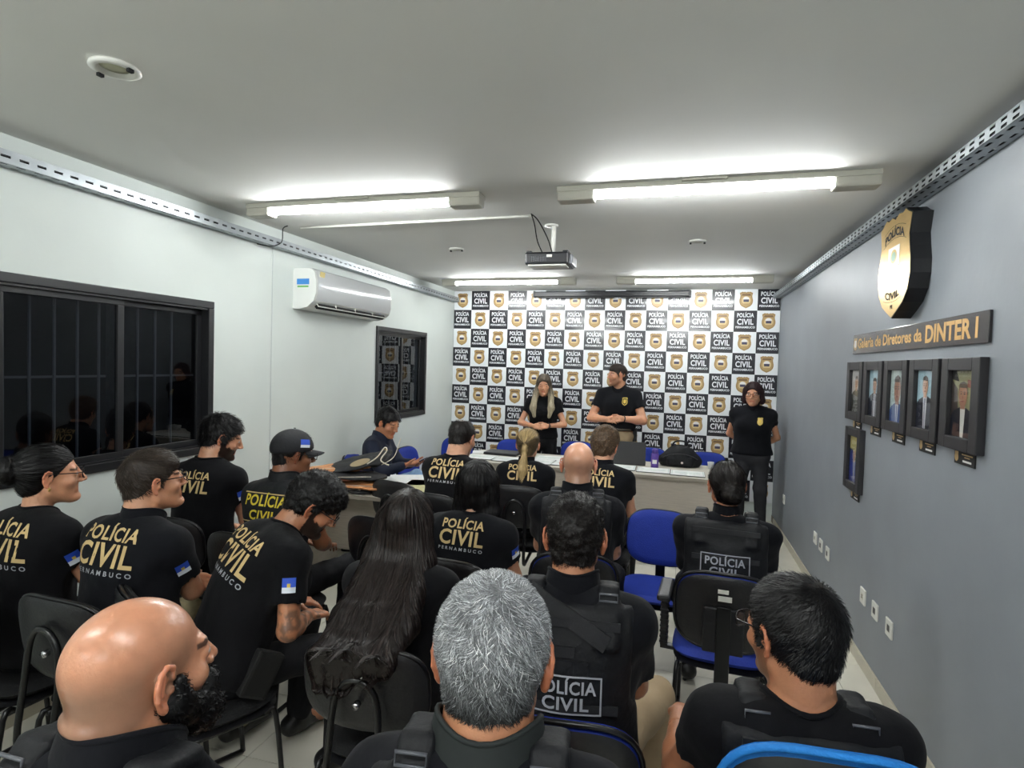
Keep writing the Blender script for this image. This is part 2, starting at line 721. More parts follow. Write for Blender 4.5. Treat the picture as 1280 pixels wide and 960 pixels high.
def window(n, W):
    y0, y1, z0, z1 = W
    root = MB()
    xo = XL - .03
    fw = .045
    root.box((xo, (y0 + y1) / 2, z1 - fw / 2), (.045, (y1 - y0) / 2, fw / 2), bev=.004)
    root.box((xo, (y0 + y1) / 2, z0 + fw / 2), (.045, (y1 - y0) / 2, fw / 2), bev=.004)
    root.box((xo, y0 + fw / 2, (z0 + z1) / 2), (.045, fw / 2, (z1 - z0) / 2 - fw), bev=.004)
    root.box((xo, y1 - fw / 2, (z0 + z1) / 2), (.045, fw / 2, (z1 - z0) / 2 - fw), bev=.004)
    root.box((xo + .03, (y0 + y1) / 2, z1 - fw - .006), (.006, (y1 - y0) / 2 - fw, .006))
    root.box((xo + .03, (y0 + y1) / 2, z0 + fw + .006), (.006, (y1 - y0) / 2 - fw, .006))
    o = struct(root.build('window_%d' % n, m_frame))
    mid = (y0 + y1) / 2
    for k, (a, c, xx) in enumerate(((y0 + fw, mid + .03, xo + .005), (mid - .03, y1 - fw, xo - .027))):
        s = MB()
        sw = .038
        zc, hz = (z0 + z1) / 2, (z1 - z0) / 2 - fw - .005
        s.box((xx, (a + c) / 2, zc + hz - sw / 2), (.013, (c - a) / 2, sw / 2), bev=.003)
        s.box((xx, (a + c) / 2, zc - hz + sw / 2), (.013, (c - a) / 2, sw / 2), bev=.003)
        s.box((xx, a + sw / 2, zc), (.013, sw / 2, hz - sw), bev=.003)
        s.box((xx, c - sw / 2, zc), (.013, sw / 2, hz - sw), bev=.003)
        so = s.build('sash', m_frame, o)
        g = MB()
        g.box((xx, (a + c) / 2, zc), (.002, (c - a) / 2 - sw, hz - sw))
        g.build('pane', m_glass, so)
    # bars of the outside grille
    m_bar = mat('grille bar', srgb(122, 124, 128), .5)
    for i in range(int((y1 - y0) / .119)):
        yy = y0 + (.034 if n == 1 else .07) + i * .119
        MB().box((XL - .13, yy, zc), (.005, .005, (z1 - z0) / 2)).build('grille_bar', m_bar, o)
    MB().box((XL - .142, mid, zc + .01), (.005, (y1 - y0) / 2, .006)).build('grille_rail', m_bar, o)
    return o


window(1, W1)
window(2, W2)

# ---------------------------------------------------------------- perforated cable trays
def tray(name, label, side, z0, h, depth, ya, yb):
    xw = XL + .004 if side < 0 else XR - .004
    sx = 1 if side < 0 else -1
    bm = MB()
    pitch, sl_l = .075, .04

    def plate(P0, U, L, rows, hh):
        # plate spanning along +y and direction U (length L) with slots
        n = int((yb - ya) / pitch)
        es = [0]
        for r in range(rows):
            c_ = L * (r + .5) / rows
            es += [c_ - hh / 2, c_ + hh / 2]
        es += [L]
        ysl = []
        for i in range(n):
            ysl += [i * pitch + .017, i * pitch + .017 + sl_l]
        ysl = [0] + ysl + [yb - ya]
        for a in range(len(ysl) - 1):
            for e in range(len(es) - 1):
                if a % 2 == 1 and e % 2 == 1:
                    continue
                q = [P0 + U * es[e] + Vector((0, ya + ysl[a], 0)), P0 + U * es[e + 1] + Vector((0, ya + ysl[a], 0)),
                     P0 + U * es[e + 1] + Vector((0, ya + ysl[a + 1], 0)), P0 + U * es[e] + Vector((0, ya + ysl[a + 1], 0))]
                bm.add(q, [(0, 1, 2, 3)])
    xo = xw + sx * depth
    # outer side, bottom, lip
    plate(Vector((xo, 0, z0)), Vector((0, 0, 1)), h, 1 if side < 0 else 2, .011)
    plate(Vector((xw, 0, z0)), Vector((sx, 0, 0)), depth, 2, .012)
    plate(Vector((xw, 0, z0)), Vector((0, 0, 1)), h, 1, .007)
    bm.box((xo - sx * .006, (ya + yb) / 2, z0 + h), (.007, (yb - ya) / 2, .002))
    o = bm.build('cable_tray', m_steel)
    md = o.modifiers.new('th', 'SOLIDIFY')
    md.thickness = .0015
    tag(o, label, 'cable tray')
    cb = MB()  # black tubes added inside the tray, standing in for the shade behind its slots
    for k in range(5):
        cb.tube([(xw + sx * (.014 + k * (depth - .028) / 4), ya + .02, z0 + .014 + .003 * (k % 2)), (xw + sx * (.014 + k * (depth - .028) / 4), yb - .02, z0 + .014)], .0085, 6)
    for k in range(3):
        cb.tube([(xo - sx * .012, ya + .02, z0 + .014 + k * .013), (xo - sx * .012, yb - .02, z0 + .014 + k * .013)], .0065, 6)
    q = cb.build('slot_shade_cables', m_slot)
    q['kind'] = 'stuff'
    tag(q, 'dark cables added as shade inside the perforated tray on the %s wall' % ('white' if side < 0 else 'grey'), 'cables')
    return o


tray('cable_tray', 'galvanised perforated cable tray running along the white wall above the windows', -1, 2.565, .055, .075, -3.5, YB - .02)
tray('cable_tray', 'galvanised perforated cable tray running along the top of the grey wall', 1, 2.60, .045, .085, -3.5, YB - .02)

# ---------------------------------------------------------------- ceiling lamps (the light of the room)
m_tube = mat('lit tube', (.965, .995, 1.0), .5, emit=TUBE_POWER)
m_cap = mat('lamp holder', srgb(190, 188, 176), .5)


def lamp(x0, x1, y, label, lit=(.16, .19)):
    L = x1 - x0
    t = thing('ceiling_lamp', label, 'ceiling lamp', ((x0 + x1) / 2, y, H), 0, 'fluorescent tube lamps on the ceiling')
    MB().box((0, 0, -.014), (L / 2, .054, .014), bev=.005).build('base', m_cap, t)
    a, c = -L / 2 + lit[0], L / 2 - lit[1]
    for p, q in ((-L / 2, a), (c, L / 2)):
        MB().box(((p + q) / 2, 0, -.048), ((q - p) / 2, .050, .027), bev=.012).build('end_cap', m_cap, t)
    tb = MB()
    tb.tube([(a, 0, -.046), (c, 0, -.046)], .0165, 14)
    tb.build('tube', m_tube, t)
    MB().box((-.02, .0, -.006), (.11, .075, .006), bev=.003).build('mounting_plate', m_cap, t)
    return t


lamp(-2.66, -1.10, 3.16, 'fluorescent tube lamp on the ceiling above the air conditioner, left of the projector')
lamp(-.66, .89, 3.16, 'large bright fluorescent tube lamp on the ceiling right of the projector', (.2, .2))
lamp(-2.66, -1.10, 6.34, 'fluorescent tube lamp close to the banner, on the left', (.17, .2))
lamp(-.66, .89, 6.34, 'fluorescent tube lamp close to the banner, on the right', (.2, .2))
for yy in (-.02, -2.4):
    for xx, nm in ((-2.66, 'left'), (-.66, 'right')):
        lamp(xx, xx + 1.55, yy, 'fluorescent tube lamp behind the audience, %s %s' % ('nearer' if yy > -1 else 'farther', nm))

# conduit to the projector, spot holes
tag(MB().tube([(-2.70, 3.72, H - .008), (-.93, 3.66, H - .008)], .008, 6).build('cable_conduit', m_white),
    'thin white conduit on the ceiling leading to the projector', 'conduit')


def spot(x, y, r, label, rz=0.0):
    t = thing('recessed_spotlight', label, 'spotlight', (x, y, H), rz, 'recessed ceiling spots')
    ring = MB()
    ring.lathe([(r, -.001), (r + .002, -.01), (r - .018, -.016), (r - .028, -.004), (r - .03, -.001)], n=28)
    ring.build('trim_ring', m_white, t)
    MB().lathe([(r - .028, -.0015), (.02, -.005), (.004, -.006)], n=24).build('lamp_face', mat('old lamp face', srgb(196, 196, 168), .5), t)
    for a in (0, PI):
        MB().box((math.cos(a) * (r - .01), math.sin(a) * (r - .01), -.02), (.007, .01, .006), bev=.002).build('clip', m_slot, t)


spot(-1.86, 1.55, .075, 'unlit round recessed spotlight alone on the near ceiling, top left')
spot(-1.83, 4.63, .06, 'small unlit recessed spotlight between the left lamps')
spot(.11, 4.59, .06, 'small unlit recessed spotlight between the right lamps')

# ---------------------------------------------------------------- banner wall
m_bw = mat('banner white vinyl', srgb(232, 235, 238), .3, coat=.35)
m_bb = mat('banner black vinyl', srgb(20, 20, 30), .3, coat=.35)
m_bt = mat('banner lettering white', srgb(232, 234, 238), .32, coat=.3)
m_g1 = mat('emblem gold', srgb(176, 146, 96), .35)
m_g2 = mat('emblem pale gold', srgb(212, 188, 138), .35)
m_g3 = mat('emblem brown', srgb(120, 92, 62), .4)
m_g4 = mat('emblem blue', srgb(62, 60, 84), .4)
m_g5 = mat('emblem white', srgb(226, 224, 222), .4)
NC, NRW = 16, 10
CW = (XR - XL) / NC
CH = .25
bb = MB()
yb0 = YB - .012
for r in range(NRW):
    for c in range(NC):
        X0, X1 = XL + c * CW, XL + (c + 1) * CW
        if c == 0:
            X0 += .006
        if c == NC - 1:
            X1 -= .006
        Z1, Z0 = H - .003 - r * CH, H - .003 - (r + 1) * CH
        bb.add([(X0, yb0, Z0), (X1, yb0, Z0), (X1, yb0, Z1), (X0, yb0, Z1)], [(0, 1, 2, 3)], (r + c) % 2)
bb.box(((XL + XR) / 2, YB - .006, H - .003 - NRW * CH / 2), ((XR - XL) / 2 - .006, .005, NRW * CH / 2 - .001))
banner = tag(bb.build('backdrop_banner', [m_bw, m_bb]), 'glossy chequered banner of black lettered squares and gold shields covering the end wall', 'banner')


def flat_text(mb, V, F, ox, oz, mi=0, y=0.0):
    mb.add([(v[0] + ox, y, v[1] + oz) for v in V], [f for f in F], mi)


tm = MB()
for txt, w_, h_, z_ in (('POLÍCIA', .185, .048, .048), ('CIVIL', .180, .066, -.038), ('PERNAMBUCO', .215, .024, -.082)):
    V, F = fit_text(txt, w_, h_, .028, 1.06)
    flat_text(tm, V, F, 0, z_)
text_me = tm.mesh('tile_lettering')
text_me.materials.append(m_bt)
SHIELD = [(0, .90), (.16, .97), (.34, .94), (.45, .99), (.60, .90), (.74, .84), (.70, .66), (.66, .48), (.70, .25), (.76, 0), (.76, -.25),
          (.68, -.52), (.50, -.74), (.25, -.88), (0, -1.0)]


def shield_poly(sx, sz, k=1.0):
    P = [(x * sx * k, z * sz * k) for x, z in SHIELD]
    return P + [(-x, z) for x, z in P[-2:0:-1]]


def shield_flat(sx, sz):
    e = MB()
    y = 0.0
    for k, mi, dy in ((1.0, 0, 0), (.93, 2, -.0006), (.88, 0, -.0012)):
        P = shield_poly(sx, sz, k)
        e.add([(0, y + dy, 0)] + [(a, y + dy, c) for a, c in P], [(0, i + 1, (i + 1) % len(P) + 1) for i in range(len(P))], mi)
    # ribbon
    e.add([(-.52 * sx, -.0018, .5 * sz), (.52 * sx, -.0018, .5 * sz), (.46 * sx, -.0018, .72 * sz), (-.46 * sx, -.0018, .72 * sz)], [(0, 1, 2, 3)], 2)
    el = [(.50 * sx * math.cos(a), .50 * sz * math.sin(a) - .06 * sz) for a in [i * PI / 8 for i in range(16)]]
    e.add([(a, -.0018, c) for a, c in el], [tuple(range(16))], 1)
    el = [(.36 * sx * math.cos(a), .34 * sz * math.sin(a) + .06 * sz) for a in [i * PI / 8 for i in range(9)]]
    e.add([(a, -.0024, c) for a, c in el], [tuple(range(9))], 4)
    e.add([(-.30 * sx, -.0024, -.24 * sz), (.30 * sx, -.0024, -.24 * sz), (.30 * sx, -.0024, .06 * sz), (-.30 * sx, -.0024, .06 * sz)], [(0, 1, 2, 3)], 3)
    e.add([(-.34 * sx, -.0024, -.56 * sz), (.34 * sx, -.0024, -.56 * sz), (.42 * sx, -.0024, -.42 * sz), (-.42 * sx, -.0024, -.42 * sz)], [(0, 1, 2, 3)], 0)
    return e


em = shield_flat(.098, .098).mesh('tile_emblem')
for m_ in (m_g1, m_g2, m_g3, m_g4, m_g5):
    em.materials.append(m_)
for r in range(NRW):
    for c in range(NC):
        o = bpy.data.objects.new('lettering' if (r + c) % 2 else 'shield_emblem', text_me if (r + c) % 2 else em)
        COL.objects.link(o)
        o.parent = banner
        o.location = (XL + (c + .5) * CW, yb0 - .0015, H - .003 - (r + .5) * CH)

# rolled-up projection screen in front of it
t = thing('projector_screen', 'long black casing of a rolled-up projection screen above the banner', 'projection screen', (-.84, YB - .075, 2.655))
MB().box((0, 0, 0), (.95, .035, .035), bev=.012).build('casing', m_dark, t)
for sx in (-1, 1):
    MB().box((sx * .955, 0, 0), (.012, .04, .04), bev=.004).build('end_cap', m_black, t)
MB().box((0, -.005, -.042), (.9, .01, .007), bev=.003).build('bottom_bar', m_black, t)
MB().box((.1, -.012, -.052), (.04, .004, .006)).build('pull_handle', m_chrome, t)

# ---------------------------------------------------------------- projector
t = thing('projector', 'dark video projector hanging from the ceiling in mid room', 'projector', (-.87, 3.95, H))
MB().tube([(.02, 0, 0), (.02, 0, -.19)], .016, 12).build('pole', m_white, t)
MB().lathe([(.05, 0), (.05, -.008), (.02, -.012)], n=16).build('ceiling_plate', m_white, t)
pb = MB()
pb.box((0, 0, -.245), (.15, .12, .042), bev=.014)
body_ = pb.build('body', m_dark, t)
MB().box((0, -.05, -.29), (.13, .06, .006), bev=.003).build('underside_plate', m_white, t)
for i in range(9):
    MB().box((-.10 + i * .012, -.1215, -.25), (.002, .002, .018)).build('vent_slat', mat('vent grey', srgb(90, 92, 98), .4), body_)
MB().box((.02, -.122, -.232), (.018, .002, .008)).build('label_sticker', m_white, body_)
MB().box((-.125, -.05, -.2), (.018, .06, .006), bev=.003).build('bracket', m_dark, t)
MB().box((.125, -.05, -.2), (.018, .06, .006), bev=.003).build('bracket', m_dark, t)
MB().box((.158, 0, -.25), (.012, .09, .032), bev=.008).build('side_vent', mat('grey plastic', srgb(120, 122, 128), .35), t)
MB().tube(smooth_path([(-.06, -.33, -.005), (-.03, -.26, -.03), (.01, -.15, -.12), (.03, -.09, -.2)]), .004, 6).build('cable', m_slot, t)
MB().tube(smooth_path([(-.06, -.32, -.005), (-.05, -.27, -.06), (-.045, -.2, -.15), (-.03, -.11, -.21)]), .004, 6).build('cable', m_slot, t)
tag(MB().tube(smooth_path([(XL + .16, 3.66, H - .004), (XL + .12, 3.66, 2.69), (XL + .095, 3.68, 2.60), (XL + .07, 3.6, 2.555), (XL + .03, 3.5, 2.552)]), .004, 6).build('loose_cable', m_slot),
    'short black cable looping from the ceiling into the left cable tray', 'cable')

# ---------------------------------------------------------------- air conditioner
t = thing('air_conditioner', 'white split air conditioner on the white wall between the windows', 'air conditioner', (XL, 4.57, 2.30))
prof = [(0, .155), (.15, .155), (.19, .13), (.205, .05), (.205, -.04), (.185, -.10), (.13, -.145), (.06, -.16), (0, -.16)]
ac = MB()
n = len(prof)
ac.add([(x_, -.62, z_) for x_, z_ in prof] + [(x_, .62, z_) for x_, z_ in prof],
       [tuple(range(n)), tuple(range(2 * n - 1, n - 1, -1))] + [(i, n + i, n + (i + 1) % n, (i + 1) % n) for i in range(n)])
ac.build('casing', mat('ac body', srgb(222, 224, 220), .35), t)
fp = [(.150, .158), (.192, .133), (.209, .05), (.209, -.04), (.190, -.095)]
f_ = MB()
f_.add([(x_ + .001, -.60, z_) for x_, z_ in fp] + [(x_ + .001, .60, z_) for x_, z_ in fp],
       [(i, i + 1, len(fp) + i + 1, len(fp) + i) for i in range(len(fp) - 1)], 0, True)
f_.build('front_panel', mat('ac front', srgb(205, 208, 210), .18), t)
MB().box((.158, .0, -.128), (.02, .54, .018), Matrix.Rotation(-.75, 3, 'Y')).build('air_outlet', m_slot, t)
lv = MB()
lv.box((.170, 0, -.122), (.022, .55, .0025), Matrix.Rotation(.9, 3, 'Y'))
lv.build('louvre', m_white, t)
for k in range(3):
    MB().box((.172, -.3 + k * .3, -.118), (.012, .004, .016)).build('louvre_support', m_white, t)
st = MB()
st.box((.09, -.6215, .05), (.055, .001, .022), mi=0)
st.box((.09, -.622, .012), (.05, .001, .006), mi=1)
st.build('energy_sticker', [mat('sticker blue', srgb(60, 130, 200), .4), mat('sticker green', srgb(90, 160, 70), .4)], t)
MB().box((.198, -.53, .085), (.002, .03, .05), Matrix.Rotation(.15, 3, 'Y')).build('energy_sticker', mat('sticker yellow', srgb(215, 195, 120), .4), t)

# ---------------------------------------------------------------- wall gallery (grey wall)
RW = Matrix(((0, 0, -1, 0), (-1, 0, 0, 0), (0, 1, 0, 0), (0, 0, 0, 1)))  # local x -> -y, local y -> z, local z -> -x (out of wall)


def wall_root(name, label, cat, y, z, group=None):
    t = thing(name, label, cat, (XR, y, z), 0, group)
    return t


def wv(x_, y_, z_):
    return (-z_, -x_, y_)


class WB(MB):
    """builder in wall coordinates: x to the right along the wall as seen, y up, z out of it"""

    def wbox(s, c, half, bev=0, mi=0):
        return s.box(wv(*c), (half[2], half[0], half[1]), bev=bev, mi=mi)

    def wpoly(s, P, z, mi=0):
        return s.add([wv(a, c, z) for a, c in P], [tuple(range(len(P)))], mi)

    def wtext(s, txt, w_, h_, ox, oy, z, mi=0, bold=.03):
        V, F = fit_text(txt, w_, h_, bold)
        return s.add([wv(v[0] + ox, v[1] + oy, z) for v in V], F, mi)


def ellipse(cx, cy, rx, ry, n=18):
    return [(cx + rx * math.cos(2 * PI * i / n), cy + ry * math.sin(2 * PI * i / n)) for i in range(n)]


m_gold = mat('brushed gold', srgb(214, 178, 110), .28, metal=.85, var=.06, vscale=3, stretch=(1, 1, 30))
m_gold2 = mat('pale brass', srgb(228, 206, 150), .25, metal=.7)
m_goldt = mat('gold letters', srgb(206, 160, 84), .35, metal=.2)
t = wall_root('wall_badge', 'big shield-shaped gold badge with black sides mounted high on the grey wall', 'badge', 3.40, 2.305)
BS = (.30, .265)
P = shield_poly(BS[0], BS[1])
bk = WB()
nP = len(P)
vs = [wv(a, c, .0) for a, c in P] + [wv(a, c, .085) for a, c in P]
bk.add(vs, [(i, (i + 1) % nP, nP + (i + 1) % nP, nP + i) for i in range(nP)] + [tuple(range(nP, 2 * nP))])
bk.build('box_side', m_black, t)
fc = WB()
fc.add([wv(0, 0, .088)] + [wv(a * .985, c * .985, .088) for a, c in P], [(0, i + 1, (i + 1) % nP + 1) for i in range(nP)])
fc.build('gold_face', m_gold, t)
tx = WB()
V, F = fit_text('POLÍCIA', .27, .040, .03)
tx.add([wv(v[0], v[1] + .125 + .028 * (1 - (v[0] / .135) ** 2), .0895) for v in V], F, 0)
tx.build('engraved_lettering', m_slot, t)
tx = WB()
V, F = fit_text('CIVIL', .20, .036, .03)
tx.add([wv(v[0], v[1] - .155 - .014 * (1 - (v[0] / .1) ** 2), .0895) for v in V], F, 0)
tx.build('engraved_lettering', m_slot, t)
tx = WB()
V, F = fit_text('PE', .035, .018, .03)
tx.add([wv(v[0], v[1] - .215, .0895) for v in V], F, 0)
tx.build('engraved_lettering', m_slot, t)
rb = WB()


def band(y0, y1, wid, sag):
    L_ = 14
    vs = []
    for i in range(L_ + 1):
        xx = -wid + 2 * wid * i / L_
        s_ = sag * (1 - (xx / wid) ** 2)
        vs += [wv(xx, y0 + s_, .0888), wv(xx, y1 + s_, .0888)]
    rb.add(vs, [(2 * i, 2 * i + 2, 2 * i + 3, 2 * i + 1) for i in range(L_)])


band(.112, .114, .16, .028)
band(.178, .180, .15, .028)
band(-.168, -.166, .125, -.014)
rb.build('engraved_lines', m_slot, t)
c4 = WB()
c4.wpoly([(-.08, .0), (.08, .0), (.08, .1), (-.08, .1)], .0892, 0)
c4.wpoly([(-.075, -.07), (.075, -.07), (.075, -.004), (-.075, -.004)], .0892, 1)
c4.wpoly(ellipse(0, .05, .045, .035), .0896, 2)
c4.wpoly(ellipse(0, .048, .03, .024), .09, 3)
c4.wpoly([(-.05, -.1), (.05, -.1), (.06, -.075), (-.06, -.075)], .0892, 4)
c4.build('coat_of_arms', [m_g5, mat('arms pale blue', srgb(120, 140, 170), .3), mat('arms gold', srgb(200, 170, 90), .3), mat('arms green', srgb(110, 150, 120), .3), m_gold2], t)

t = wall_root('sign_board', 'long dark sign board with gold lettering on the grey wall under the badge', 'sign', 3.465, 1.945)
sb = WB()
sb.wbox((0, 0, .006), (.875, .062, .006), bev=.002)
sb.build('board', mat('sign board', srgb(34, 28, 30), .16, coat=.15), t)
sl = WB()
sl.wtext('Galeria de Diretores da', 1.02, .060, -.255, -.026, .0125, 0, .03)
sl.build('sign_lettering', m_goldt, t)['kind'] = 'stuff'
sl = WB()
sl.wtext('DINTER I', .50, .080, .545, -.036, .0125, 0, .035)
# serifs of the capitals
sl.build('gold_lettering', m_goldt, t)
sh_ = WB()
Pp = shield_poly(.05, .042)
sh_.wpoly([(a - .82, c) for a, c in Pp], .0125, 0)
sh_.wpoly([(a * .6 - .82, c * .6) for a, c in Pp], .0130, 1)
sh_.build('small_shield', [m_g1, m_g5], t)

# portraits: simple flat prints
SK1, SK2, SK3 = srgb(205, 160, 130), srgb(170, 120, 95), srgb(222, 178, 150)


def portrait(y, z, label, hgt, bg, skin, hair, coat, shirt, tie, face=(0, .045, .032, .044), extra=None, coat_w=.11):
    t = wall_root('portrait_frame', label, 'picture frame', y, z, 'framed portraits on the grey wall')
    W_, H_ = .330, hgt
    f = WB()
    fw, fd = .062, .032
    for sx in (-1, 1):
        f.wbox((sx * (W_ / 2 - fw / 2), 0, fd / 2), (fw / 2, H_ / 2, fd / 2), bev=.003)
    for sy in (-1, 1):
        f.wbox((0, sy * (H_ / 2 - fw * .42), fd / 2), (W_ / 2 - fw, fw * .42, fd / 2), bev=.003)
    f.build('frame', mat('picture frame', srgb(30, 28, 32), .45, var=.1, vscale=20), t)
    iw, ih = W_ / 2 - fw + .004, H_ / 2 - fw * .84 + .004
    pic = WB()
    ms = [mat('print %s %d' % (label[:18], i), c_, .3) for i, c_ in enumerate((bg, skin, hair, coat, shirt, tie, (.02, .02, .02), srgb(150, 80, 70)))]
    zz = .012
    pic.wpoly([(-iw, -ih), (iw, -ih), (iw, ih), (-iw, ih)], zz, 0)
    if extra:
        for P_, mi_ in extra:
            pic.wpoly([(max(-iw, min(iw, a)), max(-ih, min(ih, c))) for a, c in P_], zz + .0003, mi_)
    fx, fy, fr, fh = face
    top = fy - fh * .95
    cw = min(iw, coat_w)
    pic.wpoly([(-cw, -ih), (cw, -ih), (cw, top - .045), (cw * .75, top - .02), (fr * .8, top - .002), (-fr * .8, top - .002), (-cw * .75, top - .02), (-cw, top - .045)], zz + .0006, 3)
    pic.wpoly([(fx - .022, top + .004), (fx + .022, top + .004), (fx + .012, -ih), (fx - .012, -ih)], zz + .0009, 4)
    pic.wpoly([(fx - .007, top - .012), (fx + .007, top - .012), (fx + .006, -ih), (fx - .006, -ih)], zz + .0012, 5)
    pic.wpoly([(fx - fr * .55, top - .008), (fx + fr * .55, top - .008), (fx + fr * .55, fy), (fx - fr * .55, fy)], zz + .0013, 1)
    pic.wpoly(ellipse(fx, fy + fh * .20, fr * 1.05, fh * .95), zz + .0015, 2)
    pic.wpoly(ellipse(fx, fy, fr, fh), zz + .0018, 1)
    hl = [(fx + fr * 1.0 * math.cos(a), fy + fh * (.62 + .06 * math.sin(3 * a)) + fh * .50 * math.sin(a)) for a in [i * PI / 10 for i in range(11)]]
    pic.wpoly(hl, zz + .0021, 2)
    for sx in (-1, 1):
        pic.wpoly(ellipse(fx + sx * fr * .4, fy + fh * .12, fr * .17, fh * .07, 8), zz + .0024, 6)
        pic.wpoly([(fx + sx * fr * .4 - fr * .25, fy + fh * .26), (fx + sx * fr * .4 + fr * .25, fy + fh * .26), (fx + sx * fr * .4 + fr * .2, fy + fh * .32), (fx + sx * fr * .4 - fr * .2, fy + fh * .32)], zz + .0024, 2)
    pic.wpoly([(fx - fr * .12, fy - fh * .25), (fx + fr * .14, fy - fh * .25), (fx + fr * .06, fy + fh * .05), (fx - fr * .02, fy + fh * .05)], zz + .0024, 7)
    pic.wpoly(ellipse(fx, fy - fh * .48, fr * .35, fh * .07, 10), zz + .0024, 7)
    pic.build('photo_print', ms, t)
    g = WB()
    g.wbox((0, 0, .0165), (iw, ih, .0008))
    g.build('glass', glass_mat('picture glass', (.97, .97, .97), .6), t)
    # name plate below
    n_ = WB()
    n_.wbox((.02, -H_ / 2 - .028, .003), (.085, .03, .003), mi=0)
    Pp_ = shield_poly(.022, .022)
    n_.wpoly([(a - .045, c - H_ / 2 - .028) for a, c in Pp_], .0065, 1)
    n_.wbox((.045, -H_ / 2 - .016, .0063), (.045, .0025, .0003), mi=1)
    n_.wbox((.045, -H_ / 2 - .026, .0063), (.022, .002, .0003), mi=1)
    n_.wbox((.045, -H_ / 2 - .042, .0063), (.036, .004, .0003), mi=2)
    n_.build('name_plate', [m_slot, m_g1, m_g5], t)


HB, GR = srgb(28, 22, 20), srgb(120, 115, 112)
portrait(2.76, 1.642, 'largest framed portrait, man in dark suit and open white shirt before greenery, nearest the camera', .375,
         srgb(150, 150, 110), SK2, srgb(70, 60, 55), srgb(24, 26, 40), srgb(225, 222, 215), srgb(225, 222, 215), face=(.0, .035, .036, .05),
         extra=[([(-.2, -.2), (-.03, -.2), (-.05, .06), (-.2, .1)], 2), ([(-.2, .1), (-.04, .09), (-.07, .2), (-.2, .2)], 6), ([(.03, .07), (.2, .06), (.2, .09), (.03, .1)], 7)])
portrait(3.125, 1.642, 'framed portrait of a man in dark suit on pale blue background, second from the camera', .375,
         srgb(170, 205, 218), SK3, srgb(60, 50, 46), srgb(30, 36, 52), srgb(230, 230, 235), srgb(150, 150, 165), face=(-.01, .06, .03, .045))
portrait(3.49, 1.642, 'framed close-up portrait of a man with glasses and light blue shirt, middle of the row', .375,
         srgb(200, 220, 215), SK2, srgb(66, 56, 54), srgb(60, 90, 150), srgb(225, 228, 235), srgb(80, 100, 150), face=(0, .03, .044, .07))
portrait(3.855, 1.642, 'framed portrait of a man in black suit and pale tie, fourth from the camera', .375,
         srgb(214, 214, 214), SK2, srgb(150, 135, 125), srgb(22, 22, 26), srgb(230, 230, 230), srgb(120, 120, 130), face=(0, .045, .03, .042))
portrait(4.215, 1.642, 'framed portrait on white background in the upper row, farthest from the camera', .375,
         srgb(228, 226, 224), SK3, srgb(120, 105, 95), srgb(60, 66, 56), srgb(120, 120, 110), srgb(90, 95, 80), face=(0, .05, .03, .042))
portrait(4.19, 1.205, 'framed portrait with yellow, green and blue flag colours hanging alone below the row', .40,
         srgb(60, 130, 90), SK3, srgb(210, 200, 130), srgb(40, 60, 150), srgb(225, 225, 225), srgb(90, 110, 170), face=(0, .03, .028, .04),
         extra=[([(-.1, .05), (.1, .05), (.1, .2), (-.1, .2)], 2), ([(-.1, -.06), (-.02, -.06), (-.02, .06), (-.1, .06)], 3)])


def outlet(y, z, label, side=1, w=.046, h=.046, hole=True):
    t = thing('wall_outlet', label, 'wall outlet', (XR if side > 0 else XL, y, z), 0 if side > 0 else PI, 'outlets on the grey wall' if side > 0 else None)
    p_ = WB()
    p_.wbox((0, 0, .005), (w, h, .005), bev=.003)
    p_.build('cover_plate', m_white, t)
    q = WB()
    q.wbox((0, 0, .0105), (.017, .017, .001), bev=.0005)
    q.build('socket', m_dark if hole else m_cream, t)
    if not hole:
        q = WB()
        q.wbox((0, .006, .012), (.005, .003, .001))
        q.wbox((0, -.006, .012), (.005, .003, .001))
        q.build('socket_hole', m_slot, t)


for (yy, zz, lb, hl) in ((3.91, .42, 'farthest of the three white wall outlets nearer the camera', False), (3.69, .42, 'middle of the three white wall outlets nearer the camera', True),
                         (3.46, .42, 'white wall outlet nearest to the camera on the grey wall', True), (5.17, .42, 'farthest of the three white outlets farther along the grey wall', False),
                         (4.98, .415, 'middle of the three white outlets farther along the grey wall', True), (4.77, .415, 'nearest of the three white outlets farther along the grey wall', True),
                         (6.62, .42, 'lone white outlet low on the grey wall near the banner corner', False)):
    outlet(yy, zz, lb, 1, hole=hl)
t = thing('wall_outlet', 'grey outlet box low on the white wall at the left edge', 'wall outlet', (XL, 1.88, .40), 0)
MB().box((.012, 0, 0), (.012, .085, .038), bev=.005).build('cover_plate', mat('grey box', srgb(170, 170, 162), .5), t)
MB().box((.025, -.02, 0), (.002, .022, .018), bev=.002).build('socket', m_slot, t)
# ================================================================ PEOPLE
m_skin = mat('skin', (.5, .3, .2), .31, attr=True, var=.10, vscale=35, bump=.10, bscale=220, sss=.12)
m_skin2 = mat('shiny skin', (.5, .3, .2), .34, attr=True, var=.10, vscale=35, bump=.06, bscale=220, sss=.12, coat=.45, coatr=.22)
m_hair = mat('hair', (.02, .015, .01), .42, attr=True, spec=.3)
m_shirt = mat('black cotton shirt', (.0028, .0028, .0042), .85, spec=.18, sheen=.03, bump=.25, bscale=28, var=.15, vscale=10)
m_polo = mat('black polo knit', (.0036, .004, .0065), .85, spec=.18, sheen=.04, bump=.3, bscale=24, var=.15, vscale=10)
m_navy = mat('navy jacket cloth', (.008, .012, .030), .7, spec=.3, sheen=.04, bump=.3, bscale=18, var=.15, vscale=9)
m_vest = mat('black nylon vest', (.0065, .007, .009), .62, spec=.3, bump=.4, bscale=34, var=.2, vscale=14)
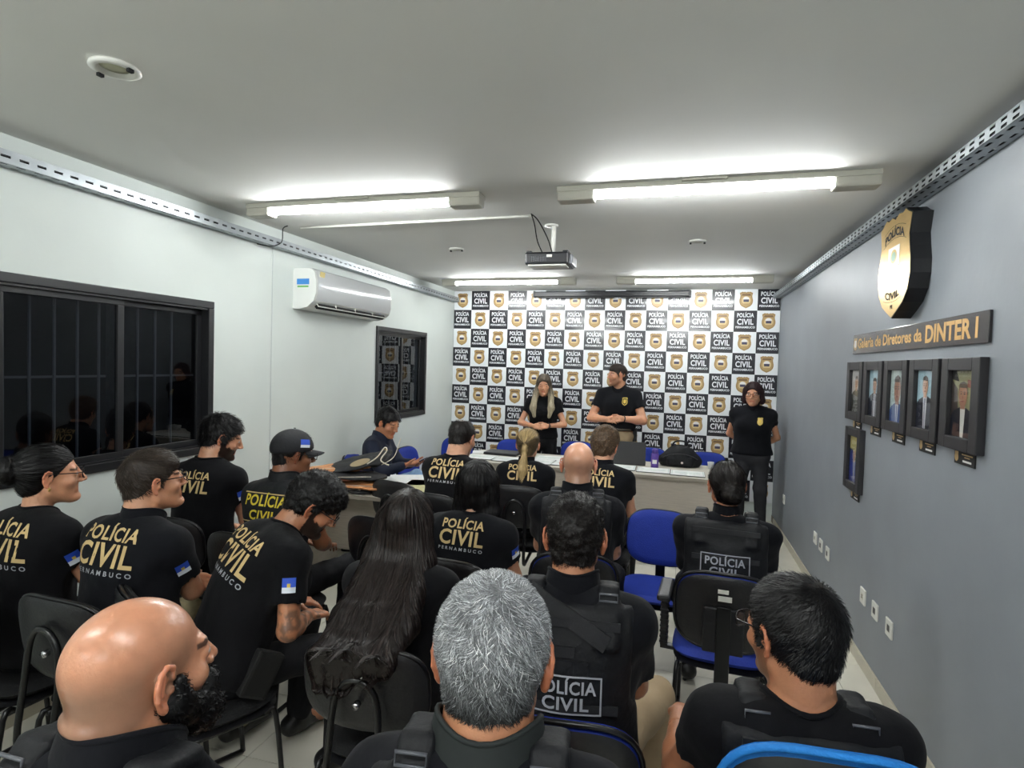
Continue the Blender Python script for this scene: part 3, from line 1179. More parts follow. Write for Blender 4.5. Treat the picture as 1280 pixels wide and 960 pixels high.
m_web = mat('black webbing', (.014, .0145, .017), .6, spec=.35, bump=.2, bscale=400, var=.15, vscale=30)
m_khaki = mat('khaki trousers', srgb(168, 146, 116), .8, bump=.35, bscale=18, var=.1, vscale=7)
m_blackp = mat('black trousers', (.006, .006, .008), .8, spec=.25, bump=.3, bscale=18, var=.12, vscale=8)
m_greyp = mat('dark grey trousers', (.032, .032, .037), .8, spec=.25, bump=.3, bscale=18, var=.12, vscale=8)
m_jean = mat('light blue jeans', srgb(120, 150, 185), .8, bump=.3, bscale=22, var=.2, vscale=12)
m_camo = mat('camouflage trousers', srgb(128, 118, 88), .85, bump=.35, bscale=20, var=.45, vscale=16)
m_shoe = mat('black leather', srgb(18, 18, 20), .4)
m_tan = mat('tan boot leather', srgb(150, 122, 74), .6, var=.1)
m_print = mat('gold shirt print', srgb(206, 178, 124), .6)
m_print2 = mat('grey shirt print', srgb(170, 172, 178), .6)
m_printy = mat('yellow print', srgb(226, 204, 60), .6)
m_fblue = mat('flag blue', srgb(44, 84, 200), .6)
m_fwhite = mat('flag white', srgb(226, 232, 240), .6)
m_fgold = mat('flag yellow', srgb(220, 190, 80), .6)
m_specs = mat('glasses frame', srgb(18, 16, 20), .25)
m_lens = glass_mat('spectacle lens', (.94, .95, .96), .8)

SKINS = {'fair': srgb(214, 158, 128), 'light': srgb(205, 148, 116), 'tan': srgb(182, 124, 92), 'brown': srgb(140, 92, 66), 'warm': srgb(200, 140, 108)}
HAIRS = {'black': (.005, .0045, .005), 'brown': (.030, .019, .013), 'dark': (.009, .0065, .006), 'grey': (.25, .26, .27), 'blond': (.50, .36, .17), 'ash': (.42, .36, .25),
         'auburn': (.028, .012, .014), 'lightbrown': (.10, .062, .036), 'darkbrown': (.014, .0095, .0085)}


def V3(*a):
    return np.array(a, float)


class Person:
    pass


def head_prims(s, Hc, R, hs, male=True, ears=True, big=1.0):
    def T(p):
        return Hc + R @ (np.array(p, float) * hs)
    k = .02 * hs
    s.ell(T((0, -.016, .030)), V3(.077, .097, .088) * hs, R, k=k)
    s.ell(T((0, .028, -.03)), V3(.060, .064, .085) * hs, R, k=.025 * hs)
    s.cap(T((-.048, .0, -.058)), T((-.012, .062, -.100)), .021 * hs, .018 * hs, k=.02 * hs)
    s.cap(T((.048, .0, -.058)), T((.012, .062, -.100)), .021 * hs, .018 * hs, k=.02 * hs)
    s.cap(T((-.034, .076, .020)), T((.034, .076, .020)), .013 * hs, .013 * hs, k=.012 * hs)
    for sx in (-1, 1):
        s.ell(T((sx * .034, .096, .004)), V3(.017, .012, .012) * hs, R, k=.012 * hs, op='-')
        s.ell(T((sx * .033, .078, .004)), V3(.0145, .0145, .0130) * hs, R, k=.002)
        s.ell(T((sx * .044, .058, -.026)), V3(.020, .022, .018) * hs, R, k=.02 * hs)
    s.cap(T((0, .088, .016)), T((0, .112, -.026)), .007 * hs, .0105 * hs, k=.010 * hs)
    for sx in (-1, 1):
        s.ell(T((sx * .011, .100, -.031)), V3(.009, .010, .007) * hs, R, k=.006 * hs)
    s.cap(T((-.020, .083, -.058)), T((.020, .083, -.058)), .0062 * hs, .0062 * hs, k=.006 * hs)
    s.cap(T((-.017, .082, -.070)), T((.017, .082, -.070)), .0072 * hs, .0072 * hs, k=.006 * hs)
    s.ell(T((0, .080, -.098)), V3(.020, .018, .018) * hs, R, k=.015 * hs)
    if ears:
        for sx in (-1, 1):
            E_ = R @ rotm(-14, 0, sx * 22)
            c = T((sx * .080, -.006, -.004))

            def EP(a_, b_, c_):
                return c + E_ @ (V3(sx * a_, b_ * big, c_ * big) * hs)
            s.ell(EP(-.001, .0, .0), V3(.0055, .0165, .026) * hs * V3(1, big, big), E_, k=.006 * hs)
            ring = [EP(.004, .012, .012), EP(.006, .006, .028), EP(.007, -.006, .031), EP(.008, -.016, .022), EP(.008, -.0185, .006), EP(.006, -.014, -.012), EP(.003, -.004, -.026), EP(.002, .004, -.030)]
            for a_, b_ in zip(ring, ring[1:]):
                s.cap(a_, b_, .0044 * hs, .0044 * hs, k=.003 * hs)
            s.ell(EP(.002, .003, -.028), V3(.0055, .008, .008) * hs, E_, k=.005 * hs)
            s.cap(EP(.0045, -.006, .018), EP(.0045, -.006, -.008), .0034 * hs, .0034 * hs, k=.003 * hs)
            s.ell(EP(.006, .004, .0), V3(.006, .007, .010) * hs, E_, k=.003 * hs, op='-')
            s.ell(EP(.003, .0125, -.004), V3(.005, .004, .007) * hs, E_, k=.003 * hs)


def hand_prims(s, W, d, n, side, sc=1.0, curl=28, spread=0.02, k=.005):
    """W wrist, d towards the fingers, n back of hand, side +1/-1 = which side the thumb is (along cross(d, n))"""
    d = d / np.linalg.norm(d)
    n = n - d * (n @ d)
    n /= np.linalg.norm(n)
    t = np.cross(d, n) * side
    R = np.stack([t, d, n], 1)
    s.box(W + d * .046 * sc, V3(.040, .050, .0135) * sc, R, rnd=.012 * sc, k=.012)
    for i, (L, ox) in enumerate(((.070, .030), (.079, .0105), (.074, -.009), (.058, -.028))):
        p = W + (d * .088 + t * ox) * sc
        a = math.radians(curl * .5 + 3 * i)
        dd = d + t * (ox * spread * 30)
        dd /= np.linalg.norm(dd)
        r = (.0088 if i < 3 else .0076) * sc
        for q, fr in enumerate((.46, .30, .24)):
            v = dd * math.cos(a) - n * math.sin(a)
            e = p + v * L * fr * sc
            s.cap(p, e, r, r * .9, k=.003)
            p = e
            r *= .9
            a += math.radians(curl)
    p = W + (d * .022 + t * .030 - n * .004) * sc
    v = d * .62 + t * .70 - n * .25
    v /= np.linalg.norm(v)
    e = p + v * .038 * sc
    s.cap(p, e, .0135 * sc, .0105 * sc, k=.010)
    v2 = d * .9 + t * .25 - n * .35
    v2 /= np.linalg.norm(v2)
    e2 = e + v2 * .030 * sc
    s.cap(e, e2, .0100 * sc, .0092 * sc, k=.004)
    s.cap(e2, e2 + v2 * .020 * sc, .0092 * sc, .0075 * sc, k=.003)


def arm_ik(sh, wr, l1, l2, pole):
    d = wr - sh
    L = np.linalg.norm(d)
    if L > (l1 + l2) * .985:
        wr = sh + d / L * (l1 + l2) * .985
        d = wr - sh
        L = np.linalg.norm(d)
    u = d / L
    a = (l1 * l1 - l2 * l2 + L * L) / (2 * L)
    h_ = math.sqrt(max(l1 * l1 - a * a, 0))
    p = pole - u * (pole @ u)
    p /= np.linalg.norm(p)
    return sh + u * a + p * h_, wr


def skeleton(sp):
    """joints in person-local metres: x right, y forward, z up, origin on the floor under the pelvis"""
    J = Person()
    ts, ws, hs = sp.get('ts', 1.0), sp.get('ws', 1.0), sp.get('hs', 1.0)
    lean, slump, side = math.radians(sp.get('lean', 4)), math.radians(sp.get('slump', 6)), math.radians(sp.get('tilt', 0))
    stand = sp.get('stand', False)
    J.P = V3(0, 0, sp.get('hip', .95 if stand else .555))
    u = V3(math.sin(side), math.sin(lean), math.cos(lean))
    u2 = V3(math.sin(side), math.sin(lean + slump), math.cos(lean + slump))
    u /= np.linalg.norm(u)
    u2 /= np.linalg.norm(u2)
    J.u, J.u2 = u, u2
    J.W = J.P + u * .17 * ts
    J.C = J.P + u * .345 * ts
    J.N = J.C + u2 * .20 * ts
    J.fwd2 = np.cross(u2, V3(1, 0, 0))
    J.fwd2 /= np.linalg.norm(J.fwd2)
    shw = .165 * ws
    sd = sp.get('shdrop', .085)
    J.Sh = {s: J.N + V3(s * shw, 0, 0) - u2 * sd * ts + J.fwd2 * sp.get('shfwd', .0) for s in (-1, 1)}
    hp, hy, hr = sp.get('hpitch', 0), sp.get('hyaw', 0), sp.get('hroll', 0)
    J.HR = rotm(hp, hr, hy)
    nk = u2 + J.fwd2 * sp.get('neckfwd', .25)
    nk /= np.linalg.norm(nk)
    J.neck_top = J.N + nk * .085 * sp.get('nl', 1.0)
    J.H = J.neck_top + J.HR @ (V3(0, .022, .066) * hs)
    J.top = J.H + J.HR @ (V3(0, -.016, .118) * hs)
    return J


def fit_seat(sp, target):
    """adjust torso length so that the crown reaches target z, then place the seat below"""
    lo, hi = .65, 1.35
    for _ in range(24):
        m = (lo + hi) / 2
        sp['ts'] = m
        if skeleton(sp).top[2] < target[2]:
            lo = m
        else:
            hi = m
    J = skeleton(sp)
    yaw = math.radians(sp.get('yaw', 0))
    c, s_ = math.cos(yaw), math.sin(yaw)
    x = target[0] - (c * J.top[0] - s_ * J.top[1])
    y = target[1] - (s_ * J.top[0] + c * J.top[1])
    return J, x, y


def torso(s, J, sp, g=0.0, female=False):
    """torso volume inflated by g"""
    w = sp.get('ws', 1.0)
    fat = sp.get('fat', 1.0)
    ts = sp.get('ts', 1.0)
    ang = math.degrees(math.atan2(J.u[1], J.u[2]))
    ang2 = math.degrees(math.atan2(J.u2[1], J.u2[2]))
    R1, R2 = rotm(-ang), rotm(-ang2)
    s.ell(J.P + J.u * .01, V3(.172 * w * fat + g, .125 * fat + g, .13 + g), R1, k=.05)
    s.ell(J.W, V3((.140 if female else .150) * w * fat + g, .108 * fat + g, .15 * ts + g), R1, k=.07)
    s.ell(J.C - J.u * .01 + J.fwd2 * .01, V3(.158 * w + g, .112 * (fat * .5 + .5) + g, .165 * ts + g), R2, k=.06)
    s.ell(J.N - J.u2 * .055 - J.fwd2 * .035, V3(.095 + g * .5, .048 + g * .5, .062 + g * .4), R2, k=.04)
    for sx in (-1, 1):
        s.ell(J.C + J.u2 * .075 + V3(sx * .085 * w, 0, 0) - J.fwd2 * .055, V3(.075 + g * .5, .042 + g * .5, .085 + g * .5), R2, k=.05)
        if female:
            s.ell(J.C + J.u2 * .0 + V3(sx * .075 * w, 0, 0) + J.fwd2 * .085, V3(.062 + g, .058 + g, .062 + g), R2, k=.035)
        s.cap(J.N + V3(sx * .05, 0, 0) - J.u2 * .045, J.Sh[sx] + V3(-sx * .012, 0, 0), .050 + g, .053 * (w * .5 + .5) + g, k=.05)


def make_person(name_label, sp, target=None, pos=None, group=None):
    near = sp.get('near', 1.0)   # distance class: bigger = finer
    hh = .0075 / near
    hb = .015 / (near ** .5)
    seed = sp.get('seed', 1)
    male = not sp.get('female', False)
    stand = sp.get('stand', False)
    if target is not None:
        J, px, py = fit_seat(sp, target)
    else:
        J = skeleton(sp)
        px, py = pos
    t = thing('person', name_label, 'person', (px, py, 0), math.radians(sp.get('yaw', 0)), group)
    sk = np.array(SKINS[sp.get('skin', 'light')])
    hs, ws, ts = sp.get('hs', 1.0), sp.get('ws', 1.0), sp.get('ts', 1.0)
    arm = sp.get('arm', .92) * (.55 + .45 * ts) if target is not None else sp.get('arm', 1.0)
    l1, l2 = .285 * arm, .25 * arm
    # ---- arms
    wr = sp.get('wrists') or {-1: V3(-.10, .33, J.P[2] + .12), 1: V3(.10, .31, J.P[2] + .12)}
    pole = sp.get('pole') or {-1: V3(-.55, -.5, -.6), 1: V3(.55, -.5, -.6)}
    E, Wr = {}, {}
    for s_ in (-1, 1):
        w_ = np.array(wr[s_], float)
        E[s_], Wr[s_] = arm_ik(J.Sh[s_], w_, l1, l2, np.array(pole[s_], float))
    hd = sp.get('hands') or {-1: (V3(.35, .9, -.25), V3(0, .2, 1)), 1: (V3(-.35, .9, -.25), V3(0, .2, 1))}
    ahr = sp.get('armr', 1.0) * (1.0 if male else .82)
    # ---- legs
    zf = .085
    if stand:
        K = {s_: V3(s_ * .105, .02, .50) for s_ in (-1, 1)}
        A = {s_: V3(s_ * .115, -.02, .09) for s_ in (-1, 1)}
        Hp = {s_: J.P + V3(s_ * .085, 0, -.03) for s_ in (-1, 1)}
    else:
        kn = sp.get('knees') or {-1: V3(-.17, .43, .53), 1: V3(.17, .43, .53)}
        K = {s_: np.array(kn[s_], float) for s_ in (-1, 1)}
        an = sp.get('ankles')
        A = {s_: (np.array(an[s_], float) if an else V3(K[s_][0], K[s_][1] - .02, zf)) for s_ in (-1, 1)}
        Hp = {s_: J.P + V3(s_ * .09, .02, -.02) for s_ in (-1, 1)}
    lr = sp.get('legr', 1.0)

    def skin_field(lo, hi, h, what):
        s = SDF(lo, hi, h)
        if 'b' in what:
            torso(s, J, sp, -.006, not male)
            for s_ in (-1, 1):
                s.cap(Hp[s_], K[s_], .068 * lr, .046 * lr, k=.02)
                s.cap(K[s_], A[s_], .046 * lr, .032, k=.02)
                s.cap(A[s_], A[s_] + V3(0, .12, -.045), .034, .026, k=.02)
        if 'h' in what or 'b' in what:
            nr = (.060 if male else .047) * sp.get('neck', 1.0) * hs
            s.cap(J.N - J.u2 * .03, J.neck_top + J.HR @ (V3(0, -.012, .045) * hs), nr * 1.12, nr, k=.035)
            if sp.get('neckroll'):
                for q in (0, .028):
                    s.ell(J.neck_top + J.HR @ (V3(0, -.066, -.002 + q) * hs), V3(.050, .026, .012) * hs, J.HR, k=.010)
        if 'h' in what:
            head_prims(s, J.H, J.HR, hs, male, big=sp.get('ears', 1.0))
        if 'a' in what:
            for s_ in (-1, 1):
                s.cap(J.Sh[s_], E[s_], .050 * ahr, .040 * ahr, k=.02)
                mid = E[s_] * .7 + Wr[s_] * .3
                s.cap(E[s_], mid, .040 * ahr, .041 * ahr, k=.02)
                s.cap(mid, Wr[s_], .041 * ahr, .026 * ahr, k=.02)
        if '1' in what:
            hand_prims(s, Wr[1], hd[1][0], hd[1][1], sp.get('thumb', {}).get(1, -1), (.95 if male else .85), sp.get('curl', 24))
        if '0' in what:
            hand_prims(s, Wr[-1], hd[-1][0], hd[-1][1], sp.get('thumb', {}).get(-1, 1), (.95 if male else .85), sp.get('curl', 24))
        return s

    pts = np.array([J.P, J.N, K[-1], K[1], A[-1], A[1], E[-1], E[1], Wr[-1], Wr[1], J.Sh[-1], J.Sh[1]])
    lo, hi = pts.min(0) - .16, pts.max(0) + .16
    Vs, Qs = [], []
    n0 = 0

    def addpart(s, it=1, clip=None):
        nonlocal n0
        V, Q = s.surface()
        if len(V) == 0:
            return
        V = relax(V, Q, it, .4)
        Vs.append(V)
        Qs.append(Q + n0)
        n0 += len(V)
    addpart(skin_field(lo, hi, max(hb, .014), 'ba'), 1)
    hl = J.H - .15 * hs - V3(0, 0, .06)
    addpart(skin_field(hl, J.H + .16 * hs, hh * .8, 'h'), 1)
    for s_, c_ in ((1, '1'), (-1, '0')):
        hc_ = Wr[s_] + hd[s_][0] / np.linalg.norm(hd[s_][0]) * .07
        addpart(skin_field(hc_ - .125, hc_ + .125, .0055 if near > .6 else .007, c_ + 'a'), 1)
    V = np.concatenate(Vs)
    Q = np.concatenate(Qs)
    # ---- skin colours (lips, brows, stubble, eyes)
    q = (V - J.H) @ J.HR / hs
    col = np.tile(sk, (len(V), 1))
    warm = np.clip((np.abs(q[:, 0]) - .078) / .006, 0, 1) * (np.abs(q[:, 1]) < .04) * (np.abs(q[:, 2]) < .05)
    col *= 1 + np.outer(warm * .8, V3(.12, -.12, -.15))
    hc = np.array(HAIRS[sp.get('hair', ('black', 'short'))[0]])
    inhead = np.linalg.norm(V - J.H, axis=1) < .17 * hs

    def blend(mask, c, a):
        m = (mask & inhead)
        col[m] = col[m] * (1 - a) + np.array(c) * a
    front = q[:, 1] > .055
    blend(front & (np.abs(q[:, 2] + .064) < .0105) & (np.abs(q[:, 0]) < .023), sk * V3(.85, .5, .5), .8)
    blend(front & (np.abs(q[:, 2] - .024 + .12 * (np.abs(q[:, 0]) - .03)) < .0045) & (np.abs(np.abs(q[:, 0]) - .033) < .017), np.minimum(hc, .05), .85)
    eye = front & ((((np.abs(q[:, 0]) - .033) / .013) ** 2 + ((q[:, 2] - .004) / .006) ** 2) < 1)
    if sp.get('lids', False):
        blend(front & (np.abs(q[:, 2] + .001) < .003) & (np.abs(np.abs(q[:, 0]) - .033) < .014), (.03, .02, .015), .8)
    else:
        blend(eye, (.55, .52, .5), .9)
        blend(eye & ((((np.abs(q[:, 0]) - .033) / .006) ** 2 + ((q[:, 2] - .004) / .006) ** 2) < 1), (.02, .012, .01), .95)
    st = sp.get('stubble', 0)
    if st:
        nzb = .004 * np.sin(q[:, 0] * 400 + q[:, 1] * 300)
        blend((((q[:, 1] > .02) & (q[:, 2] < -.036 - .35 * np.maximum(q[:, 1] - .045, 0) + nzb)) | ((q[:, 1] > .004) & (q[:, 1] < .026) & (q[:, 2] < .0 + nzb)) | ((np.abs(q[:, 0]) < .026) & (q[:, 1] > .07) & (q[:, 2] < -.042))) & (q[:, 2] > -.125) & ~((np.abs(q[:, 2] + .064) < .0105) & (np.abs(q[:, 0]) < .023)), hc, st)
    if sp.get('scalp', 0):
        zz = -.03 + .7 * q[:, 1]
        m_ = np.clip((q[:, 2] - zz) / .02, 0, 1) * np.clip((.075 + .2 * q[:, 1] - q[:, 2]) / .05, 0, 1) * np.clip((.07 - q[:, 1]) / .03, 0, 1) * (~((np.abs(q[:, 0]) > .0815) & (np.abs(q[:, 1]) < .04) & (q[:, 2] < .04))) * inhead
        a_ = (m_ * sp['scalp'])[:, None]
        col = col * (1 - a_) + sk * V3(.40, .44, .46) * a_
    tat = sp.get('tattoo')
    if tat:
        for s_ in tat:
            a_, b_ = E[s_], Wr[s_]
            d_ = np.linalg.norm(V - (a_ + b_) / 2, axis=1)
            nz = np.sin(V[:, 0] * 140) + np.sin(V[:, 1] * 160 + V[:, 2] * 90) + np.sin(V[:, 2] * 150 + V[:, 0] * 60)
            m = (d_ < .16) & (nz > .2)
            col[m] = col[m] * .4 + np.array((.02, .03, .03)) * .6
    me = np_mesh('body', V, Q, col)
    body = link('body', me, m_skin2 if sp.get('shiny') else m_skin, t)

    # ---- clothes
    top_m = sp.get('top', m_shirt)
    slv = sp.get('sleeve', .62)
    gs = sp.get('g', .012)
    s = SDF((min(J.Sh[-1][0], E[-1][0], Wr[-1][0] if slv > 1 else 0) - .12, min(J.P[1], J.N[1], E[1][1], E[-1][1]) - .22, J.P[2] - .16),
            (max(J.Sh[1][0], E[1][0], Wr[1][0] if slv > 1 else 0) + .12, max(J.P[1], J.N[1], E[1][1], E[-1][1], (max(Wr[1][1], Wr[-1][1]) if slv > 1 else 0)) + .20, J.N[2] + .08), hb * (.8 if near > .9 else 1))
    torso(s, J, sp, gs, not male)
    # fabric folds: drape under the arms
    for s_ in (-1, 1):
        if slv <= 1:
            e_ = J.Sh[s_] + (E[s_] - J.Sh[s_]) * (slv + .12)
            s.cap(J.Sh[s_], e_, .055 * ahr + gs * .5, .056 * ahr + gs * .5, k=.035)
        else:
            s.cap(J.Sh[s_], E[s_], .056 * ahr + gs * .6, .050 * ahr + gs * .5, k=.035)
            e_ = E[s_] + (Wr[s_] - E[s_]) * (slv - 1)
            s.cap(E[s_], e_, .050 * ahr + gs * .5, .036 * ahr + gs * .5, k=.02)
    s.noise(.0028, 26, seed, 6, (1.2, 1, .45))
    s.noise(.0022, 60, seed + 9, 6, (1, 1, .6))
    # cuffs: cut the sleeve ends flat
    for s_ in (-1, 1):
        if slv <= 1:
            d_ = (E[s_] - J.Sh[s_])
            L_ = np.linalg.norm(d_)
            d_ = d_ / L_
            c_ = J.Sh[s_] + d_ * L_ * slv
            s.cap(c_ + d_ * .058, c_ + d_ * .30, .105, .105, k=0, op='-')
            s.cap(c_ + d_ * .10, c_ + d_ * .0 + d_ * .10, .085, .085, k=0, op='-')
            s.cap(c_ - d_ * .035, c_ + d_ * .2, .043 * ahr, .043 * ahr, k=.004, op='-')
            # rebuild the torso side the cut may have touched
        else:
            d_ = (Wr[s_] - E[s_])
            d_ = d_ / np.linalg.norm(d_)
    if slv <= 1:
        torso(s, J, sp, gs * .9, not male)
    # neck opening
    nr = (.060 if male else .047) * sp.get('neck', 1.0) * hs
    s.cap(J.N + J.u2 * (.002 + nr), J.N + J.u2 * .16, nr * 1.02, nr * 1.2, k=.006, op='-')
    s.plane(J.P + J.u * sp.get('hem', .0 if stand else -.05), -J.u, k=.004)
    V, Q = s.surface()
    V = relax(V, Q, 2, .35)
    # the chair or the waistband ends the shirt
    shirt = link(sp.get('top_name', 'shirt'), np_mesh('shirt', V, Q), top_m, t)
    bvh = BVHTree.FromPolygons([tuple(v) for v in V], [tuple(q_) for q_ in Q])
    if sp.get('collar', 'crew') in ('crew', 'polo', 'high'):
        kind = sp.get('collar', 'crew')
        cb = MB()
        r_ = nr * 1.16
        Rn = rotm(-math.degrees(math.atan2(J.u2[1], J.u2[2])) - 6)
        lay = {'crew': [(0, .0065, .004)], 'polo': [(0, .010, .002), (.014, .009, 0), (.026, .007, 0)], 'high': [(0, .012, .004), (.018, .011, .002), (.036, .009, .0)]}[kind]
        rings = []
        for (dz, tr, ex) in lay:
            ring = []
            for k_ in range(28):
                a_ = 2 * PI * k_ / 28
                if kind != 'crew' and abs(a_ - PI / 2) < .35:
                    pass
                p_ = J.N + Rn @ V3(math.cos(a_) * (r_ + ex + .004), math.sin(a_) * (r_ + ex + .004) * 1.05, .10)
                hit = bvh.ray_cast(Vector(p_), -Vector(J.u2), .25)[0]
                if hit is not None:
                    q_ = np.array(hit) + J.u2 * (dz + .002)
                else:
                    q_ = p_ - J.u2 * .11
                ring.append(q_)
            zs = [float(q_ @ J.u2) for q_ in ring]
            zs = [sum(zs[(i_ + d_) % 28] for d_ in (-2, -1, 0, 1, 2)) / 5 for i_ in range(28)]
            ring = [q_ + J.u2 * (z_ - float(q_ @ J.u2)) for q_, z_ in zip(ring, zs)]
            rings.append(ring)
            if kind == 'crew' or dz == lay[-1][0]:
                cb.tube(ring, tr * (1 if kind == 'crew' else .55), 8, close=True)
        if len(rings) > 1:
            vs_ = [p_ + (p_ - J.N - J.u2 * float((p_ - J.N) @ J.u2)) * (.07 - .02 * li) for li, rg in enumerate(rings) for p_ in rg]
            vs_ = [p_ - J.u2 * (.012 if k_ < 28 else 0) for k_, p_ in enumerate(vs_)]
            cb.add(vs_, [(li * 28 + k_, li * 28 + (k_ + 1) % 28, (li + 1) * 28 + (k_ + 1) % 28, (li + 1) * 28 + k_) for li in range(len(rings) - 1) for k_ in range(28)], 0, True)
        cb.build('collar', sp.get('collar_mat', top_m), t)

    # ---- trousers and shoes
    pm = sp.get('pants', m_blackp)
    lo2 = np.minimum(np.minimum(A[-1], A[1]), np.minimum(K[-1], K[1]))
    lo2 = np.minimum(lo2, J.P) - .15
    hi2 = np.maximum(np.maximum(K[-1], K[1]), J.P) + .17
    lo2[2] = 0.03
    s = SDF(lo2, hi2, .018 if near < 1.2 else .015)
    fat = sp.get('fat', 1.0)
    s.ell(J.P + V3(0, 0, -.005), V3(.170 * ws * fat + .006, .125 * fat + .008, .125), k=.05)
    for s_ in (-1, 1):
        s.cap(Hp[s_], K[s_], .086 * lr, .066 * lr, k=.03)
        s.cap(K[s_], A[s_] + V3(0, 0, .02), .064 * lr, .058, k=.03)
    s.noise(.004, 24, seed + 3, 6, (1, 1, 1))
    s.noise(.0025, 55, seed + 4, 6)
    if stand:
        s.plane((0, 0, J.P[2] + .085), (0, 0, 1))
    V, Q = s.surface()
    V = relax(V, Q, 1, .4)
    link('trousers', np_mesh('trousers', V, Q), pm, t)
    sm = sp.get('shoes', m_shoe)
    for s_ in (-1, 1):
        c_ = A[s_]
        toe = sp.get('toe', V3(s_ * .2, 1, 0))
        d_ = np.array(toe, float)
        d_ /= np.linalg.norm(d_)
        s = SDF(c_ - V3(.2, .2, .1), c_ + V3(.2, .3, .1), .012)
        s.cap(V3(c_[0], c_[1], .06) - d_ * .05, V3(c_[0], c_[1], .05) + d_ * .15, .046, .038, k=.02)
        s.cap(V3(c_[0], c_[1], .06), V3(c_[0], c_[1], .12), .046, .048, k=.02)
        s.plane((0, 0, .008), (0, 0, -1))
        V, Q = s.surface()
        link('shoe', np_mesh('shoe', V, Q), sm, t)

    # ---- hair
    hair_obj(t, J, sp, hs, near, seed)
    if sp.get('glasses'):
        glasses(t, J, hs, sp['glasses'])
    if sp.get('cap'):
        cap_obj(t, J, hs)
    info = Person()
    info.J, info.t, info.bvh, info.E, info.Wr, info.K, info.sp, info.hd = J, t, bvh, E, Wr, K, sp, hd
    if sp.get('vest'):
        vest(info, sp['vest'], hb, seed, gs)
    for pr in sp.get('prints', ()):
        pr(info)
    return info


# ---------------------------------------------------------------- projecting prints on clothes
def project(info, P2, y_up, centre, right, up, direction, off=.0025, bvh=None, back=.35):
    """map 2-D points onto the garment by rays along direction; returns 3-D points"""
    b = bvh or info.bvh
    out = []
    c, r, u, d = Vector(centre), Vector(right).normalized(), Vector(up).normalized(), Vector(direction).normalized()
    last = None
    for (x_, y_) in P2:
        o = c + r * float(x_) + u * float(y_) - d * back
        hit, nn, _, _ = b.ray_cast(o, d, back * 2)
        if hit is None:
            hit = (last if last is not None else c) + Vector((0, 0, 0))
            hit = c + r * float(x_) + u * float(y_) + d * ((last - c).dot(d) if last is not None else 0)
            last2 = hit
            out.append(hit)
        else:
            last = hit
            out.append(hit - d * off)
    return out


def refine(V, F, step):
    """cut a flat 2-D mesh with vertical and horizontal lines so it can bend"""
    bm = bmesh.new()
    vs = [bm.verts.new((v[0], v[1], 0)) for v in V]
    for f in F:
        try:
            bm.faces.new([vs[i] for i in f])
        except ValueError:
            pass
    x0, x1 = min(v[0] for v in V), max(v[0] for v in V)
    k = x0 + step
    while k < x1:
        bmesh.ops.bisect_plane(bm, geom=bm.verts[:] + bm.edges[:] + bm.faces[:], plane_co=(k, 0, 0), plane_no=(1, 0, 0))
        k += step
    bm.verts.index_update()
    V2 = [tuple(v.co[:2]) for v in bm.verts]
    F2 = [[v.index for v in f.verts] for f in bm.faces]
    bm.free()
    return V2, F2


def back_text(lines, dz=.0, m=None, name='back_lettering', scale=1.0, arc=.0, dx=0.0, box=None, tilt=0.0):
    def fn(info):
        J = info.J
        d = J.fwd2
        c = J.C + J.u2 * (.085 + dz)
        bv = info.bvh if not hasattr(info, 'vbvh') else info.vbvh
        ct, st = math.cos(tilt), math.sin(tilt)

        def go(V, F, z, mt, nm):
            V = [(v[0] * scale + dx, v[1] * scale + z * scale) for v in V]
            V = [(v[0] * ct - v[1] * st, v[0] * st + v[1] * ct) for v in V]
            V, F = refine(V, F, .03)
            P = project(info, V, 0, c, (1, 0, 0), J.u2, d, .003 if bv is info.bvh else .010, bv)
            MB().add(P, F).build(nm, mt, info.t)
        for (txt, w_, h_, z_, sp_, mt) in lines:
            V, F = fit_text(txt, w_, h_, .024 if sp_ == 1 else .02, 1.07 if sp_ == 1 else sp_)
            V = [(v[0], v[1] - arc * (v[0] / (w_ / 2)) ** 2) for v in V]
            go(V, F, z_, mt or m, name)
        if box:
            w_, h_, z_, mt = box
            tk = .0048
            for (ax, ay, bx, by) in ((-w_, h_, w_, h_ - tk), (-w_, -h_ + tk, w_, -h_), (-w_, h_, -w_ + tk, -h_), (w_ - tk, h_, w_, -h_)):
                V = [(ax, ay), (bx, ay), (bx, by), (ax, by)]
                go(V, [(0, 1, 2, 3)] if by < ay else [(3, 2, 1, 0)], z_, mt, 'patch_border')
    return fn


T_BACK = [('POLÍCIA', .215, .040, .030, 1, None), ('CIVIL', .225, .066, -.045, 1, None), ('PERNAMBUCO', .225, .014, -.072, 1.7, m_print2)]
T_BACK2 = T_BACK[:2]
T_CAP = [('POLÍCIA', .215, .046, .008, 1, None), ('CIVIL', .145, .040, -.052, 1, None)]
T_VEST = [('POLÍCIA', .17, .034, .008, 1, None), ('CIVIL', .13, .034, -.036, 1, None)]


def conform_patch(info, c, right, up, d, w_, h_, cells, name, off=.004, nx=6, ny=5, bvh=None):
    """small flat patch with coloured cells; cells(u, v) -> material index"""
    mats = cells[0]
    fn = cells[1]
    V = [((i / nx - .5) * w_, (j / ny - .5) * h_) for j in range(ny + 1) for i in range(nx + 1)]
    P = project(info, V, 0, c, right, up, d, off, bvh, .12)
    mb = MB()
    n = len(mb.v)
    for j in range(ny):
        for i in range(nx):
            a = j * (nx + 1) + i
            mb.add([P[a], P[a + 1], P[a + nx + 2], P[a + nx + 1]], [(0, 1, 2, 3)], fn((i + .5) / nx, (j + .5) / ny), True)
    return mb.build(name, mats, info.t)


